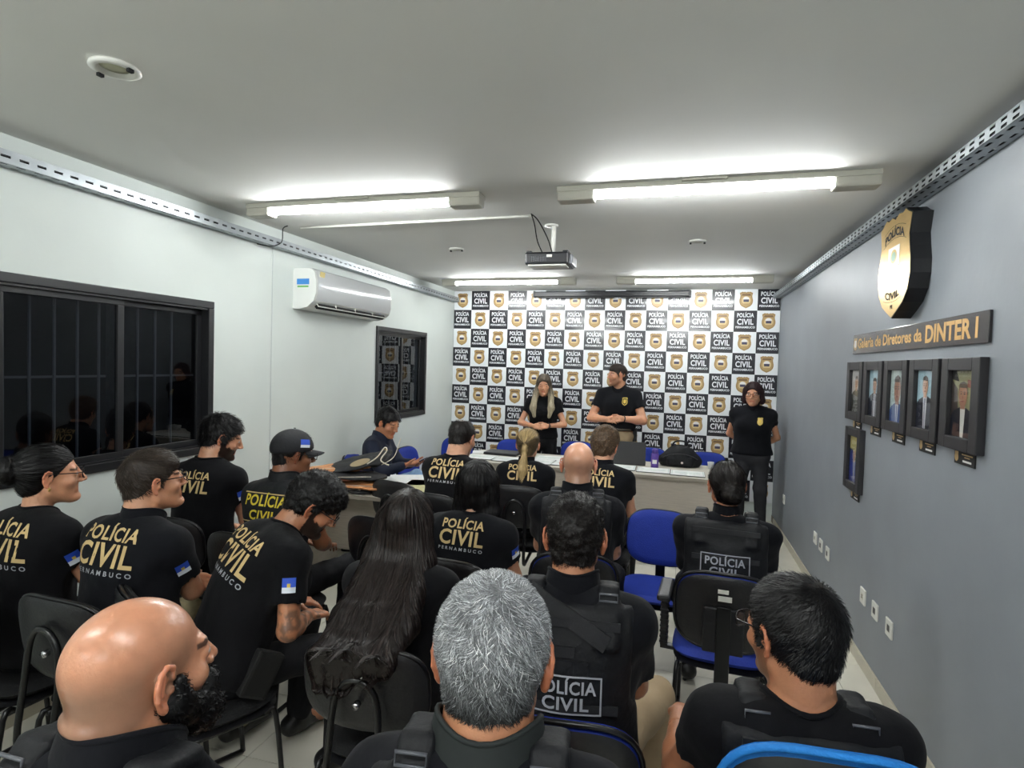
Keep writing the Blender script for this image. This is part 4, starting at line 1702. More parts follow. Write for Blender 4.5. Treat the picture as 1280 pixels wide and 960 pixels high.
def flag_sleeve(side=1, at=.42, w_=.050, h_=.055):
    def fn(info):
        J = info.J
        S0, E0 = J.Sh[side], info.E[side]
        ax = (E0 - S0)
        ax /= np.linalg.norm(ax)
        d = np.cross(ax, V3(0, 1, 0)) * 1.0
        d /= np.linalg.norm(d)
        if d[0] * side < 0:
            d = -d
        d = d * .85 - V3(0, 1, 0) * .5
        d /= np.linalg.norm(d)
        r = np.cross(ax, d)
        c = S0 + (E0 - S0) * (at - .16)

        def cell(u, v):
            if v < .38:
                return 1
            if .35 < u < .65 and v < .6:
                return 2
            return 0
        conform_patch(info, c, r, -ax, -d, w_, h_, ([m_fblue, m_fwhite, m_fgold], cell), 'sleeve_flag', .003, 8, 8)
    return fn


def chest_badge(side=1, w_=.06, h_=.07, mats=None):
    def fn(info):
        J = info.J
        c = J.C + J.u2 * .06 + V3(side * .085, 0, 0)
        P2 = shield_poly(w_ / 2, h_ / 2)
        for k_, m_, o_ in ((1.0, m_fgold, .003), (.78, mats or m_slot, .0042), (.5, m_fgold, .0054)):
            P = project(info, [(0, 0)] + [(a * k_, b_ * k_) for a, b_ in P2], 0, c, (-1, 0, 0), J.u2, -J.fwd2, o_)
            n = len(P2)
            MB().add(P, [(0, i + 1, (i + 1) % n + 1) for i in range(n)]).build('chest_badge', m_, info.t)
    return fn


# ---------------------------------------------------------------- hair
def hair_obj(t, J, sp, hs, near, seed):
    hcn, style = sp.get('hair', ('black', 'short'))
    base = np.array(HAIRS[hcn])
    if style == 'none' and not sp.get('beard'):
        return
    R, Hc = J.HR, J.H

    def T(p):
        return Hc + R @ (np.array(p, float) * hs)
    th = sp.get('hthick', .010)
    h = (.0065 if near > .9 else .0085) / (1.25 if near > 1.5 else 1)

    def shell(s, th, nape=-.075, fr=.066, side_z=-.02, top=1.0):
        s.ell(T((0, -.018, .032 + th * .25)), (V3(.077, .097, .088) + V3(th * .85, th, th * top)) * hs, R, k=0)
        # lower back of the skull
        s.ell(T((0, -.050, -.035)), V3(.060 + th * .5, .052 + th * .7, .055) * hs, R, k=.02)
        # hairline: plane from nape to forehead
        n_ = R @ V3(0, (fr - side_z) / .085, -1.0)
        s.plane(T((0, 0, side_z)), n_, k=.006)
        # keep the face free
        s.ell(T((0, .105, -.002)), V3(.082, .058, .070) * hs, R, k=.010, op='-')
    comb = None
    flow = []
    if style != 'none':
        lo = Hc - .17 * hs
        hi = Hc + .18 * hs
        if style in ('long', 'bob', 'pony', 'longfront'):
            lo = lo - V3(.06, .06 + (.20 if style in ('long', 'pony') else 0), {'long': .50, 'bob': .16, 'pony': .26, 'longfront': .42}[style])
            hi = hi + V3(.06, .03, 0)
        if style == 'bun':
            lo = lo - V3(0, .07, 0)
        s = SDF(lo, hi, h)
        if style == 'short':
            shell(s, th)
            for s_ in (-1, 1):
                s.cap(T((s_ * .072, .022, .02)), T((s_ * .073, .018, -.02)), .011 * hs, .007 * hs, k=.01)
        elif style == 'fade':
            shell(s, th * .5)
            s.ell(T((0, .0, .062)), (V3(.068, .090, .064) + th) * hs, R, k=.01)
            s.ell(T((0, .112, .02)), V3(.050, .035, .045) * hs, R, k=.012, op='-')
            for s_ in (-1, 1):
                s.cap(T((s_ * .068, .020, .02)), T((s_ * .070, .014, -.015)), .008 * hs, .004 * hs, k=.01)
        elif style == 'curly':
            shell(s, th * 1.0, top=1.5)
            s.ell(T((0, .0, .062)), (V3(.072, .094, .068) + th) * hs, R, k=.01)
            s.ell(T((0, .115, .01)), V3(.050, .035, .048) * hs, R, k=.012, op='-')
        elif style == 'balding':
            shell(s, .007)
            s.ell(T((0, -.035, .125)), V3(.030, .045, .02) * hs, R, k=.02, op='-')
        elif style == 'bun':
            shell(s, .007, side_z=-.02, fr=.07)
            by, bz = sp.get('bunpos', (-.125, .045))
            s.ell(T((0, by, bz)), V3(.048, .040, .044) * hs * sp.get('bunsize', 1.0), R, k=.012)
        elif style == 'pony':
            shell(s, .008, side_z=-.015)
            p = T((0, -.110, .020))
            s.ell(p, V3(.022, .018, .022), R, k=.015)
            w = V3(0, -.35, -.9)
            s.ell(p + V3(0, -.015, -.045), V3(.022, .020, .030), k=.004)
            s.cap(p + V3(0, -.025, -.085), p + V3(0, -.065, -.19), .020, .032, k=.010)
            s.cap(p + V3(0, -.065, -.19), p + V3(.004, -.085, -.33), .034, .012, k=.02)
        elif style in ('long', 'bob', 'longfront'):
            shell(s, th, side_z=-.09 if style != 'longfront' else -.10, fr=.055)
            L = {'long': .42, 'bob': .115, 'longfront': .36}[style]
            if style == 'long':
                for s_ in (-.07, -.035, 0, .035, .06):
                    s.cap(T((s_, -.045, .02)), T((s_ * 1.35, -.075, -.12)), .045 * hs, .046 * hs, k=.03)
                    a_ = T((s_ * 1.35, -.075, -.12))
                    b_ = V3(a_[0] + s_ * .35, J.C[1] - .185, J.C[2] + .04)
                    s.cap(a_, b_, .046 * hs, .038, k=.03)
                    c_ = V3(b_[0] * .8 - .035, J.P[1] - .345, Hc[2] - L)
                    m_ = V3(b_[0] * .97 - .005, J.P[1] - .335, .80)
                    s.cap(b_, m_, .038, .030, k=.04)
                    if s_ < .01:
                        s.cap(m_, c_, .030, .014, k=.05)
            elif style == 'bob':
                for s_ in (-.07, -.045, -.015, .015, .045, .07):
                    yy = -.035 if abs(s_) < .05 else -.012
                    bl_ = sp.get('bobl', 1.0)
                    rb_ = .036 if bl_ > .9 else .026
                    s.cap(T((s_ * .9, yy, .03)), T((s_ * 1.22, yy - .015, -.115 * bl_)), (rb_ + .010) * hs, rb_ * hs, k=.03)
                    s.cap(T((s_ * 1.22, yy - .015, -.115 * bl_)), T((s_ * 1.2, yy - .02, -.155 * bl_)), rb_ * hs, .020 * hs, k=.02)
                s.ell(T((0, .09, -.04)), V3(.062, .062, .10) * hs, R, k=.012, op='-')
            else:
                s.ell(T((0, .108, -.02)), V3(.050, .05, .082) * hs, R, k=.010, op='-')
                for s_ in (-1, 1):
                    a_ = T((s_ * .062, .015, .02))
                    b_ = T((s_ * .088, .020, -.10))
                    c_ = V3(s_ * .105, J.C[1] + .150, Hc[2] - .26)
                    s.cap(a_, b_, .026 * hs, .032 * hs, k=.02)
                    s.cap(b_, c_, .032, .034, k=.02)
                    s.cap(c_, V3(s_ * .085, J.C[1] + .165, Hc[2] - L), .034, .016, k=.02)
                    s.cap(T((s_ * .05, -.04, -.02)), T((s_ * .075, -.03, -.14)), .045, .035, k=.03)
        if style in ('curly',):
            s.noise(.0032, 150, seed, 6)
        elif sp.get('messy'):
            s.noise(.0030, 90, seed, 6)
        else:
            s.noise(.0012, 80, seed, 4)
        V, Q = s.surface()
        V = relax(V, Q, 1, .3)
        c0 = np.tile(base, (len(V), 1)) * (1 + NR.uniform(-.12, .12, (len(V), 1)))
        q = (V - Hc) @ R / hs
        if sp.get('roots') is not None:
            k_ = np.clip((q[:, 2] + .01) / .05, 0, 1)[:, None]
            if style == 'pony':
                k_ = ((q[:, 1] > -.115) & (q[:, 2] > -.09) & (q[:, 2] < .075 - .3 * q[:, 1] * 0) & (np.abs(q[:, 0]) > .012)).astype(float)[:, None] * .85
            c0 = c0 * (1 - k_) + np.array(sp['roots']) * k_
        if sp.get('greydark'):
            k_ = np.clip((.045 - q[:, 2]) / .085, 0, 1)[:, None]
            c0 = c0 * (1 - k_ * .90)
        bs = .65 if near > .9 else .85
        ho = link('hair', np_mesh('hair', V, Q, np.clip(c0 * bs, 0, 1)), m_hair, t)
        # strands
        n = sp.get('strands', int(1400 * near))
        strands(ho, s, V, c0, n, sp, style, T, R, Hc, hs, J)
    if sp.get('beard'):
        s = SDF(Hc - .16 * hs, Hc + .16 * hs, .0055)
        full = sp['beard']
        s.cap(T((-.058, .012, -.045)), T((-.02, .072, -.100)), (.018 + full) * hs, (.022 + full) * hs, k=.02)
        s.cap(T((.058, .012, -.045)), T((.02, .072, -.100)), (.018 + full) * hs, (.022 + full) * hs, k=.02)
        s.cap(T((-.02, .074, -.104)), T((.02, .074, -.104)), (.022 + full) * hs, (.022 + full) * hs, k=.02)
        s.cap(T((-.024, .094, -.047)), T((.024, .094, -.047)), .007 * hs, .007 * hs, k=.01)
        for s_ in (-1, 1):
            s.cap(T((s_ * .068, .022, -.01)), T((s_ * .062, .025, -.05)), (.008 + full * .4) * hs, (.012 + full * .6) * hs, k=.015)
            s.cap(T((s_ * .030, .090, -.052)), T((s_ * .036, .075, -.09)), .011 * hs, .016 * hs, k=.015)
        s.noise(.0018, 150, seed + 5, 5)
        V, Q = s.surface()
        c0 = np.tile(base, (len(V), 1)) * (1 + NR.uniform(-.15, .15, (len(V), 1)))
        bo = link('beard', np_mesh('beard', V, Q, c0 * .8), m_hair, t)
        strands(bo, s, V, c0, int(700 * near), dict(sp, curl_h=1.0), 'beard', T, R, Hc, hs, J)


def strands(ho, s, V, c0, n, sp, style, T, R, Hc, hs, J):
    if n < 50:
        return
    idx = NR.randint(0, len(V), n)
    P = V[idx] + NR.normal(0, .001, (n, 3))
    base = c0[idx]
    q = (P - Hc) @ R / hs
    keep = np.ones(n, bool)
    if style in ('bob', 'longfront', 'pony'):
        keep = (q[:, 2] > -.35)
    P, base, q = P[keep], base[keep], q[keep]
    n = len(P)
    steps = {'long': 15, 'bob': 9, 'longfront': 12, 'pony': 6, 'bun': 5}.get(style, 4)
    L = {'long': .022, 'bob': .014, 'longfront': .02, 'pony': .012, 'bun': .010, 'curly': .0042, 'beard': .0042}.get(style, .0050 * sp.get('slen', 1.0))
    wid = sp.get('swid', .0011) * (1.3 if style in ('long', 'bob', 'longfront') else 1)
    crown = T((0.01, -.05, .11))
    pony = T((0, -.110, .020))
    bun = T((0,) + tuple(sp.get('bunpos', (-.125, .045))))
    rnd = NR.normal(0, 1, (n, 3))
    rnd /= np.linalg.norm(rnd, axis=1, keepdims=True)
    pts = [P]
    cur = P.copy()
    lf = np.clip((q[:, 2:3] + .50) / .72, .12, 1) if style == 'long' else 1.0
    messy = sp.get('mess', .35)
    lift = sp.get('lift', .0015)
    nr0 = s.grad(cur)
    for k in range(steps):
        g = s.grad(cur)
        if style in ('long', 'bob', 'longfront'):
            away = cur - crown
            away[:, 2] = 0
            away /= np.maximum(np.linalg.norm(away, axis=1, keepdims=True), 1e-6)
            qz = ((cur - Hc) @ R / hs)[:, 2:3]
            d = V3(0, 0, -1) + away * np.clip(qz * 9, 0, 1) + rnd * .08
        elif style == 'pony':
            near_b = ((cur[:, 2] < pony[2] - .03) & (np.abs(cur[:, 0] - pony[0]) < .05))[:, None]
            d = np.where(near_b, V3(0, 0, -1) + rnd * .15, (pony - cur))
        elif style == 'bun':
            rr = cur - bun
            inb = (np.linalg.norm(rr, axis=1) < .055)[:, None]
            d = np.where(inb, np.cross(rr, R @ V3(0, 1, 0)) + rr * 0, bun - cur)
        else:
            d = (cur - crown)
            d /= np.maximum(np.linalg.norm(d, axis=1, keepdims=True), 1e-6)
            d = d + (R @ V3(sp.get('part', 0), .5, 0))
            if style in ('curly', 'beard'):
                ang = k * 1.6 + rnd[:, :1] * 6
                d = d * .4 + np.cross(g, rnd) * np.cos(ang) * 1.3 + rnd * np.sin(ang)
            if sp.get('wave'):
                ph = (cur @ np.array([[60., 95., 75.]]).T) + (cur @ np.array([[110., -50., 40.]]).T) * .5
                d = d + np.cross(g, d) * np.sin(ph + rnd[:, 2:3] * 2.2) * sp['wave']
            d = d + rnd * messy
        d = d / np.maximum(np.linalg.norm(d, axis=1, keepdims=True), 1e-6)
        d = d - g * np.sum(d * g, 1, keepdims=True)
        d = d / np.maximum(np.linalg.norm(d, axis=1, keepdims=True), 1e-6)
        prev = cur
        cur = cur + d * L * lf * (.7 + .6 * np.abs(rnd[:, :1]))
        f = s.sample(cur)[:, None]
        cur = np.where(np.abs(f) > .03, prev, cur)
        f = s.sample(cur)[:, None]
        up = lift * (k + 1) * (.5 + np.abs(rnd[:, 1:2])) if steps <= 6 else (.0008 + .0025 * np.abs(rnd[:, 1:2]))
        cur = cur - s.grad(cur) * np.clip(f - up, -.02, .02)
        pts.append(cur.copy())
    m = len(pts)
    G = s.grad(pts[0])
    VV = np.zeros((n, m, 2, 3))
    for k in range(m):
        a = pts[max(k - 1, 0)]
        b_ = pts[min(k + 1, m - 1)]
        tdir = b_ - a
        tdir /= np.maximum(np.linalg.norm(tdir, axis=1, keepdims=True), 1e-6)
        g = s.grad(pts[k]) + rnd * .5
        wv_ = np.cross(tdir, g)
        wv_ /= np.maximum(np.linalg.norm(wv_, axis=1, keepdims=True), 1e-6)
        w = wid * (1 - .75 * (k / (m - 1)) ** 2)
        VV[:, k, 0] = pts[k] - wv_ * w
        VV[:, k, 1] = pts[k] + wv_ * w
    Vf = VV.reshape(-1, 3)
    b0 = (np.arange(n) * m * 2)[:, None]
    k = np.arange(m - 1)[None, :] * 2
    a = b0 + k
    Q = np.stack([a, a + 1, a + 3, a + 2], -1).reshape(-1, 4)
    cv = np.repeat(base * np.exp(NR.normal(0, sp.get('cvar', .25), (n, 1))), m * 2, axis=0)
    o = link('hair_strands', np_mesh('hair_strands', Vf, Q, np.clip(cv, 0, 1)), m_hair, ho)
    o['kind'] = 'stuff'


# ---------------------------------------------------------------- glasses, cap
def glasses(t, J, hs, mt):
    R, Hc = J.HR, J.H

    def T(p):
        return Hc + R @ (np.array(p, float) * hs)
    g = MB()
    for s_ in (-1, 1):
        ring = [T((s_ * .034 + .026 * math.copysign(abs(math.cos(a)) ** .6, math.cos(a)), .112 - .25 * abs(.026 * math.cos(a)), .002 + .018 * math.copysign(abs(math.sin(a)) ** .6, math.sin(a)))) for a in [2 * PI * i / 16 for i in range(16)]]
        g.tube(ring, .0019, 5, close=True)
    g.tube([T((-.009, .112, .006)), T((0, .115, .009)), T((.009, .112, .006))], .0018, 5)
    fr = g.build('glasses', mt, t)
    for s_ in (-1, 1):
        MB().tube([T((s_ * .060, .106, .010)), T((s_ * .076, .085, .011)), T((s_ * .083, .012, .016)), T((s_ * .083, -.008, .004))], .0021, 5).build('temple', mt, fr)
        MB().add([T((s_ * .034 + .024 * math.cos(a), .1105, .002 + .016 * math.sin(a))) for a in [2 * PI * i / 14 for i in range(14)]], [tuple(range(14))]).build('lens', m_lens, fr)


def cap_obj(t, J, hs):
    R, Hc = J.HR, J.H

    def T(p):
        return Hc + R @ (np.array(p, float) * hs)
    s = SDF(Hc - .19, Hc + .22, .008)
    s.ell(T((0, -.012, .038)), V3(.090, .112, .100) * hs, R, k=0)
    s.plane(T((0, 0, .022)), R @ V3(0, .15, -1), k=.004)
    V, Q = s.surface()
    V = relax(V, Q, 1)
    mc = mat('black cap cloth', srgb(24, 25, 30), .75, bump=.2, bscale=60, var=.15)
    c = link('cap', np_mesh('cap', V, Q), mc, t)
    bvh = BVHTree.FromPolygons([tuple(v) for v in V], [tuple(q_) for q_ in Q])
    vs, fs = [], []
    n = 12
    for lay in (0, 1):
        for i in range(n + 1):
            a = -1.05 + 2.1 * i / n
            x0_, y0_ = .086 * math.sin(a), .098 * math.cos(a) - .01
            x1_, y1_ = .082 * math.sin(a) * 1.0, y0_ + .075 * math.cos(a * 1.2)
            zz = .034 - lay * .003
            vs += [T((x0_, y0_ - .01, zz)), T((x1_, y1_, zz - .012 - .03 * (x1_ / .08) ** 2))]
    for i in range(n):
        a = 2 * i
        b_ = 2 * (n + 1) + 2 * i
        fs += [(a, a + 1, a + 3, a + 2), (b_, b_ + 2, b_ + 3, b_ + 1), (a + 1, b_ + 1, b_ + 3, a + 3)]
    MB().add(vs, fs, 0, True).build('cap_peak', mc, c)
    MB().tube([T((0, -.01, .140)), T((0, -.01, .144))], .006, 8).build('cap_button', mc, c)
    info = Person()
    info.t = c
    info.bvh = bvh
    cc = T((.07, .03, .07))
    conform_patch(info, cc, R @ V3(-.25, 1, 0), R @ V3(-.35, 0, 1), R @ V3(-1, -.25, -.25), .058, .045, ([m_fblue, m_fwhite], lambda u, v: 1 if v < .4 else 0), 'cap_flag', .003, 6, 6)


# ---------------------------------------------------------------- tactical vest
def vest(info, kind, hb, seed, gs):
    J, sp = info.J, info.sp
    lo = np.minimum(J.P, J.N) - V3(.27, .27, .05)
    hi = np.maximum(J.P, J.N) + V3(.27, .27, .10)
    s = SDF(lo, hi, hb * .9)
    sp2 = dict(sp)
    torso(s, J, sp2, gs + .022, False)
    ang2 = math.degrees(math.atan2(J.u2[1], J.u2[2]))
    R2 = rotm(-ang2)
    w = sp.get('ws', 1.0)
    ts = sp.get('ts', 1.0)
    # keep the carrier: a broad panel; cut away shoulders
    for s_ in (-1, 1):
        s.box(J.Sh[s_] + V3(s_ * .085, 0, -.02), (.085, .3, .22), R2, rnd=.05, k=.01, op='-')
    s.box(J.N + J.u2 * .07, (.3, .3, .085 + .0), R2, rnd=.02, k=.015, op='-')
    s.plane(J.P + J.u * .03, -J.u, k=.01)
    s.noise(.002, 45, seed + 2, 5)
    # straps over the shoulders
    for s_ in (-1, 1):
        x_ = s_ * .098 * w
        b_ = J.N + V3(x_, 0, 0)
        pts = [b_ - J.fwd2 * .125 - J.u2 * .13 * ts, b_ - J.fwd2 * .100 - J.u2 * .045, b_ - J.fwd2 * .045 + J.u2 * .018, b_ + J.fwd2 * .02 + J.u2 * .020, b_ + J.fwd2 * .085 - J.u2 * .04, b_ + J.fwd2 * .12 - J.u2 * .14 * ts]
        for a, c in zip(pts, pts[1:]):
            m_ = (a + c) / 2
            d_ = c - a
            L_ = np.linalg.norm(d_)
            d_ = d_ / L_
            n_ = np.cross(V3(1, 0, 0), d_)
            s.box(m_, (.032, L_ / 2 + .012, .014), np.stack([V3(1, 0, 0), d_, n_], 1), rnd=.01, k=.012)
    V, Q = s.surface()
    V = relax(V, Q, 1, .4)
    vo = link('vest', np_mesh('vest', V, Q), m_vest, info.t)
    info.vbvh = BVHTree.FromPolygons([tuple(v) for v in V], [tuple(q_) for q_ in Q])
    d = J.fwd2
    tmp = Person()
    tmp.t, tmp.bvh, tmp.J = vo, info.vbvh, J

    def strip(x0_, z0_, x1_, z1_, wid, name, off=.006, m_=m_web, n=10):
        # webbing strip on the back, thickness from the offset
        a = np.array([x0_, z0_])
        b_ = np.array([x1_, z1_])
        dd = (b_ - a) / np.linalg.norm(b_ - a)
        nn = np.array([-dd[1], dd[0]]) * wid / 2
        P2 = []
        for i in range(n + 1):
            c_ = a + (b_ - a) * i / n
            P2 += [tuple(c_ - nn), tuple(c_ + nn)]
        Pa = project(tmp, P2, 0, J.C, (1, 0, 0), J.u2, d, off)
        dv = Vector(d)
        dp = [p.dot(dv) for p in Pa]
        for _ in range(6):
            cen = [(dp[2 * i] + dp[2 * i + 1]) / 2 for i in range(n + 1)]
            cen = [min(cen[i], (cen[max(i - 1, 0)] + cen[i] + cen[min(i + 1, n)]) / 3) for i in range(n + 1)]
            dp = [cen[i // 2] for i in range(2 * n + 2)]
        Pa = [p + dv * (q - p.dot(dv)) for p, q in zip(Pa, dp)]
        Pb = [p + dv * (off + .004) for p in Pa]
        k_ = len(P2)
        fs = []
        for i in range(n):
            q = 2 * i
            fs += [(q, q + 2, q + 3, q + 1), (q, k_ + q, k_ + q + 2, q + 2), (q + 1, q + 3, k_ + q + 3, k_ + q + 1)]
        fs += [(0, 1, k_ + 1, k_), (2 * n, k_ + 2 * n, k_ + 2 * n + 1, 2 * n + 1)]
        MB().add(Pa + Pb, fs).build(name, m_, vo)
    if kind in ('full', 'plain', 'plate'):
        for z_ in ((.115, -.01) if kind != 'full' else (.12, -.105)):
            strip(-.13 * w, z_, .13 * w, z_, .024, 'webbing')
    if kind == 'full':
        strip(-.125, .20, .11, .075, .048, 'diagonal_strap', .010)
        strip(.02, .055, .02, .0549 - .0, .0, 'webbing') if False else None
        strip(-.09, .045, .02, .045, .028, 'name_strip', .012)
        strip(-.10, -.02, .06, -.02, .085, 'back_panel', .004, m_vest)
    for s_ in (-1, 1):
        # buckles on the straps
        p = project(tmp, [(s_ * .098 * w, .205 * ts)], 0, J.C, (1, 0, 0), J.u2, d, .006)[0]
        b = MB()
        ring = [p - Vector(d) * .004 + Vector(J.u2) * dz + Vector((dx, 0, 0)) for dx, dz in ((-.026, -.010), (.026, -.010), (.026, .010), (-.026, .010))]
        b.tube(ring, .0035, 5, close=True)
        b.build('buckle', mat('buckle', srgb(90, 92, 98), .35), vo)
# ================================================================ THE CAST
PB = back_text(T_BACK, m=m_print)
PB2 = back_text(T_BACK2, m=m_print)
import sys as _sys
ONLY = None
CAST = []


def cast(label, sp, target=None, pos=None, group=None):
    if ONLY is not None and sp['seed'] not in ONLY:
        return None
    return make_person(label, sp, target, pos, group)


GA = 'seated audience in black police shirts'
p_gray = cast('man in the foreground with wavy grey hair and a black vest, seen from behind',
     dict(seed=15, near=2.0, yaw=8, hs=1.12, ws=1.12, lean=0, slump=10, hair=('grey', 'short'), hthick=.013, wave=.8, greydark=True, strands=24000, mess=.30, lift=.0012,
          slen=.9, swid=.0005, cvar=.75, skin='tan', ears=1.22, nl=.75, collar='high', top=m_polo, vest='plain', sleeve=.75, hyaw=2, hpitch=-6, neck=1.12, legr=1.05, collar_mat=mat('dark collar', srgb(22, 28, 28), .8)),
     (-.30, .99, 1.355))
p_bald = cast('bald man with a thick black beard in the near left foreground, wearing a black vest',
     dict(seed=16, shiny=True, near=2.0, yaw=0, hs=.98, nl=.7, ws=1.05, shdrop=.125, lean=-2, slump=14, hair=('black', 'none'), beard=.010, skin='warm', scalp=.8, stubble=.4, ears=1.1, neck=1.15, neckroll=True,
          collar='high', top=m_polo, vest='plain', sleeve=.75, hyaw=-18, hpitch=4, pants=m_khaki), (-.81, .70, 1.362))
p_14 = cast('man at the lower right with short dark hair and glasses, on the blue-rimmed chair',
     dict(seed=14, near=1.5, yaw=4, hs=1.06, ws=1.12, lean=-7, slump=9, neckfwd=.12, wrists={-1: V3(-.24, .27, .74), 1: V3(.14, .30, .68)}, pole={-1: V3(-.35, -.6, -.9), 1: V3(.55, -.5, -.6)}, hair=('black', 'short'), hthick=.011, strands=7000, swid=.0008, skin='tan', glasses=m_specs, stubble=.45,
          hyaw=34, hpitch=-4, vest='plate', sleeve=.6, fat=1.12, neck=1.05, top=m_shirt), (.29, 1.50, 1.255))
p_12 = cast('man with short black hair in a black tactical vest lettered on the back, khaki trousers',
     dict(seed=12, near=1.4, yaw=6, hs=1.04, ws=1.12, lean=2, slump=8, hair=('dark', 'curly'), hthick=.006, strands=9000, swid=.0008, skin='tan', ears=1.15, vest='full', sleeve=.85, collar='high', top=m_polo,
          pants=m_khaki, knees={-1: V3(-.2, .43, .53), 1: V3(.30, .45, .54)},
          prints=[back_text(T_VEST, dz=-.155, m=m_print2, box=(.10, .052, .004, m_print2))]), (-.29, 1.80, 1.33))
p_6 = cast('woman with very long straight dark hair down her back, black shirt',
     dict(seed=6, near=1.4, yaw=4, female=True, hs=1.0, ws=.98, lean=2, slump=8, hair=('darkbrown', 'long'), hthick=.014, strands=7000, skin='light', cvar=.5, hroll=0, sleeve=.6,
          prints=[PB]), (-.96, 2.0, 1.25))
p_5 = cast('man with curly black hair and glasses bowing his head, tattooed forearm',
     dict(seed=5, near=1.3, yaw=-28, hs=1.03, ws=1.1, lean=21, slump=18, hair=('black', 'curly'), hthick=.016, strands=5000, skin='tan', glasses=m_specs, stubble=.96, hyaw=-32, hpitch=-34, tattoo=(1,),
          sleeve=.75, prints=[back_text(T_BACK, m=m_print, tilt=-.10, scale=1.3, dz=-.05), flag_sleeve(1, .5)]), (-1.44, 2.20, 1.225))
p_2 = cast('man with short brown hair and dark glasses, arms folded, below the window',
     dict(seed=2, near=1.2, yaw=-2, hs=1.04, ws=1.1, lean=2, slump=10, hair=('brown', 'fade'), hthick=.007, strands=4500, swid=.0008, skin='light', glasses=m_specs, hyaw=-30, hpitch=8, collar='polo',
          top=m_polo, sleeve=.7, fat=1.1, wrists={-1: V3(.10, .20, .80), 1: V3(-.06, .24, .82)}, hands={-1: (V3(1, .1, .0), V3(0, 1, .2)), 1: (V3(-1, .1, .1), V3(0, 1, .2))},
          pole={-1: V3(-.8, .1, -.9), 1: V3(.8, .1, -.9)}, pants=m_camo, prints=[back_text(T_BACK, m=m_print, dx=-.01, scale=1.25), flag_sleeve(1, .5)]), (-2.07, 1.86, 1.345))
p_1 = cast('woman at the left edge with a dark bun and glasses, in profile',
     dict(seed=1, near=1.2, yaw=-4, female=True, hs=1.03, ws=1.05, lean=0, slump=6, hair=('black', 'bun'), strands=3500, bunpos=(-.13, .035), bunsize=1.15, skin='light', glasses=m_specs, hyaw=-34, hpitch=2,
          sleeve=.6, prints=[back_text(T_BACK, m=m_print, scale=1.25), flag_sleeve(1, .5)]), (-2.53, 1.80, 1.35))
p_10 = cast('clean-headed bald man in the middle of the audience wearing a black vest',
     dict(seed=10, shiny=True, near=1.0, yaw=8, hs=1.05, ws=1.1, lean=2, slump=8, hair=('black', 'none'), skin='fair', scalp=.45, ears=1.15, vest='plain', collar='high', sleeve=.8, top=m_polo,
          tattoo=(1,), knees={-1: V3(-.2, .43, .53), 1: V3(.22, .43, .53)}), (-.49, 3.08, 1.345))
p_13 = cast('woman seated near the grey wall with a low bun and black vest',
     dict(seed=13, near=1.1, yaw=-4, female=True, hs=1.0, ws=1.16, lean=2, slump=6, hair=('dark', 'bun'), strands=3500, bunpos=(-.115, -.015), bunsize=1.15, skin='tan', hyaw=14, vest='plate', sleeve=1.6,
          collar='high', fat=1.1, top=m_polo, prints=[back_text(T_VEST, dz=-.13, m=m_print2, box=(.105, .052, .004, m_print2), scale=1.05)]), (.26, 3.08, 1.29))
p_8 = cast('woman with straight black bobbed hair in a dark shirt with gold lettering, mid audience',
     dict(seed=8, near=1.0, yaw=-4, female=True, hs=1.02, ws=1.05, lean=4, slump=8, hair=('black', 'bob'), hthick=.016, strands=3500, skin='light', sleeve=.7, top=m_polo,
          prints=[PB, flag_sleeve(1, .5)]), (-.94, 2.74, 1.25))
p_4 = cast('man in a black cap and glasses with yellow framed lettering on his black jacket',
     dict(seed=4, near=1.0, yaw=-2, hs=1.03, ws=1.0, lean=2, slump=8, hair=('black', 'fade'), hthick=.003, strands=800, skin='brown', glasses=m_specs, hyaw=-36, hpitch=-6, cap=True, collar='high',
          sleeve=.7, top=m_vest, prints=[back_text(T_CAP, dz=-.02, m=m_printy, scale=1.18, box=(.125, .064, 0, m_print))]), (-2.0, 2.72, 1.345))
p_3 = cast('young bearded man with dark hair looking down, seated against the white wall',
     dict(seed=3, near=1.0, yaw=2, hs=1.05, ws=1.08, lean=2, slump=8, hair=('black', 'short'), hthick=.014, lift=.003, messy=True, strands=3000, skin='light', stubble=.96, hyaw=-50, hpitch=-18,
          sleeve=.6, prints=[back_text(T_BACK2, m=m_print, scale=1.0), flag_sleeve(1, .5)]), (-2.56, 2.86, 1.39))
p_7 = cast('man with thinning dark hair in the first row beside the papers',
     dict(seed=7, near=.8, yaw=-6, hs=1.08, ws=1.1, lean=6, slump=12, hair=('dark', 'balding'), strands=1800, skin='fair', hyaw=-8, hpitch=-14, ears=1.1, stubble=.4, sleeve=.65, neck=1.08, fat=1.08,
          prints=[back_text(T_BACK, m=m_print, scale=1.18)]), (-1.48, 3.98, 1.33))
p_9 = cast('woman with a bubble ponytail of blond hair in the first row',
     dict(seed=9, near=.8, yaw=2, female=True, hs=1.02, ws=1.0, lean=4, slump=8, hair=('blond', 'pony'), roots=(.06, .04, .025), strands=2200, skin='fair', sleeve=.62, top=m_polo, collar='polo', hpitch=-4,
          prints=[PB2]), (-1.09, 4.36, 1.25))
p_11 = cast('man with wavy brown hair in the first row behind the laptop',
     dict(seed=11, near=.8, yaw=-2, hs=1.04, ws=1.02, lean=4, slump=10, hair=('lightbrown', 'curly'), hthick=.018, cvar=.6, mess=.7, strands=3000, skin='fair', hyaw=-12, hpitch=-10, sleeve=.62, top=m_polo, collar='polo',
          prints=[back_text(T_BACK2, m=m_print)]), (-.48, 4.22, 1.30))
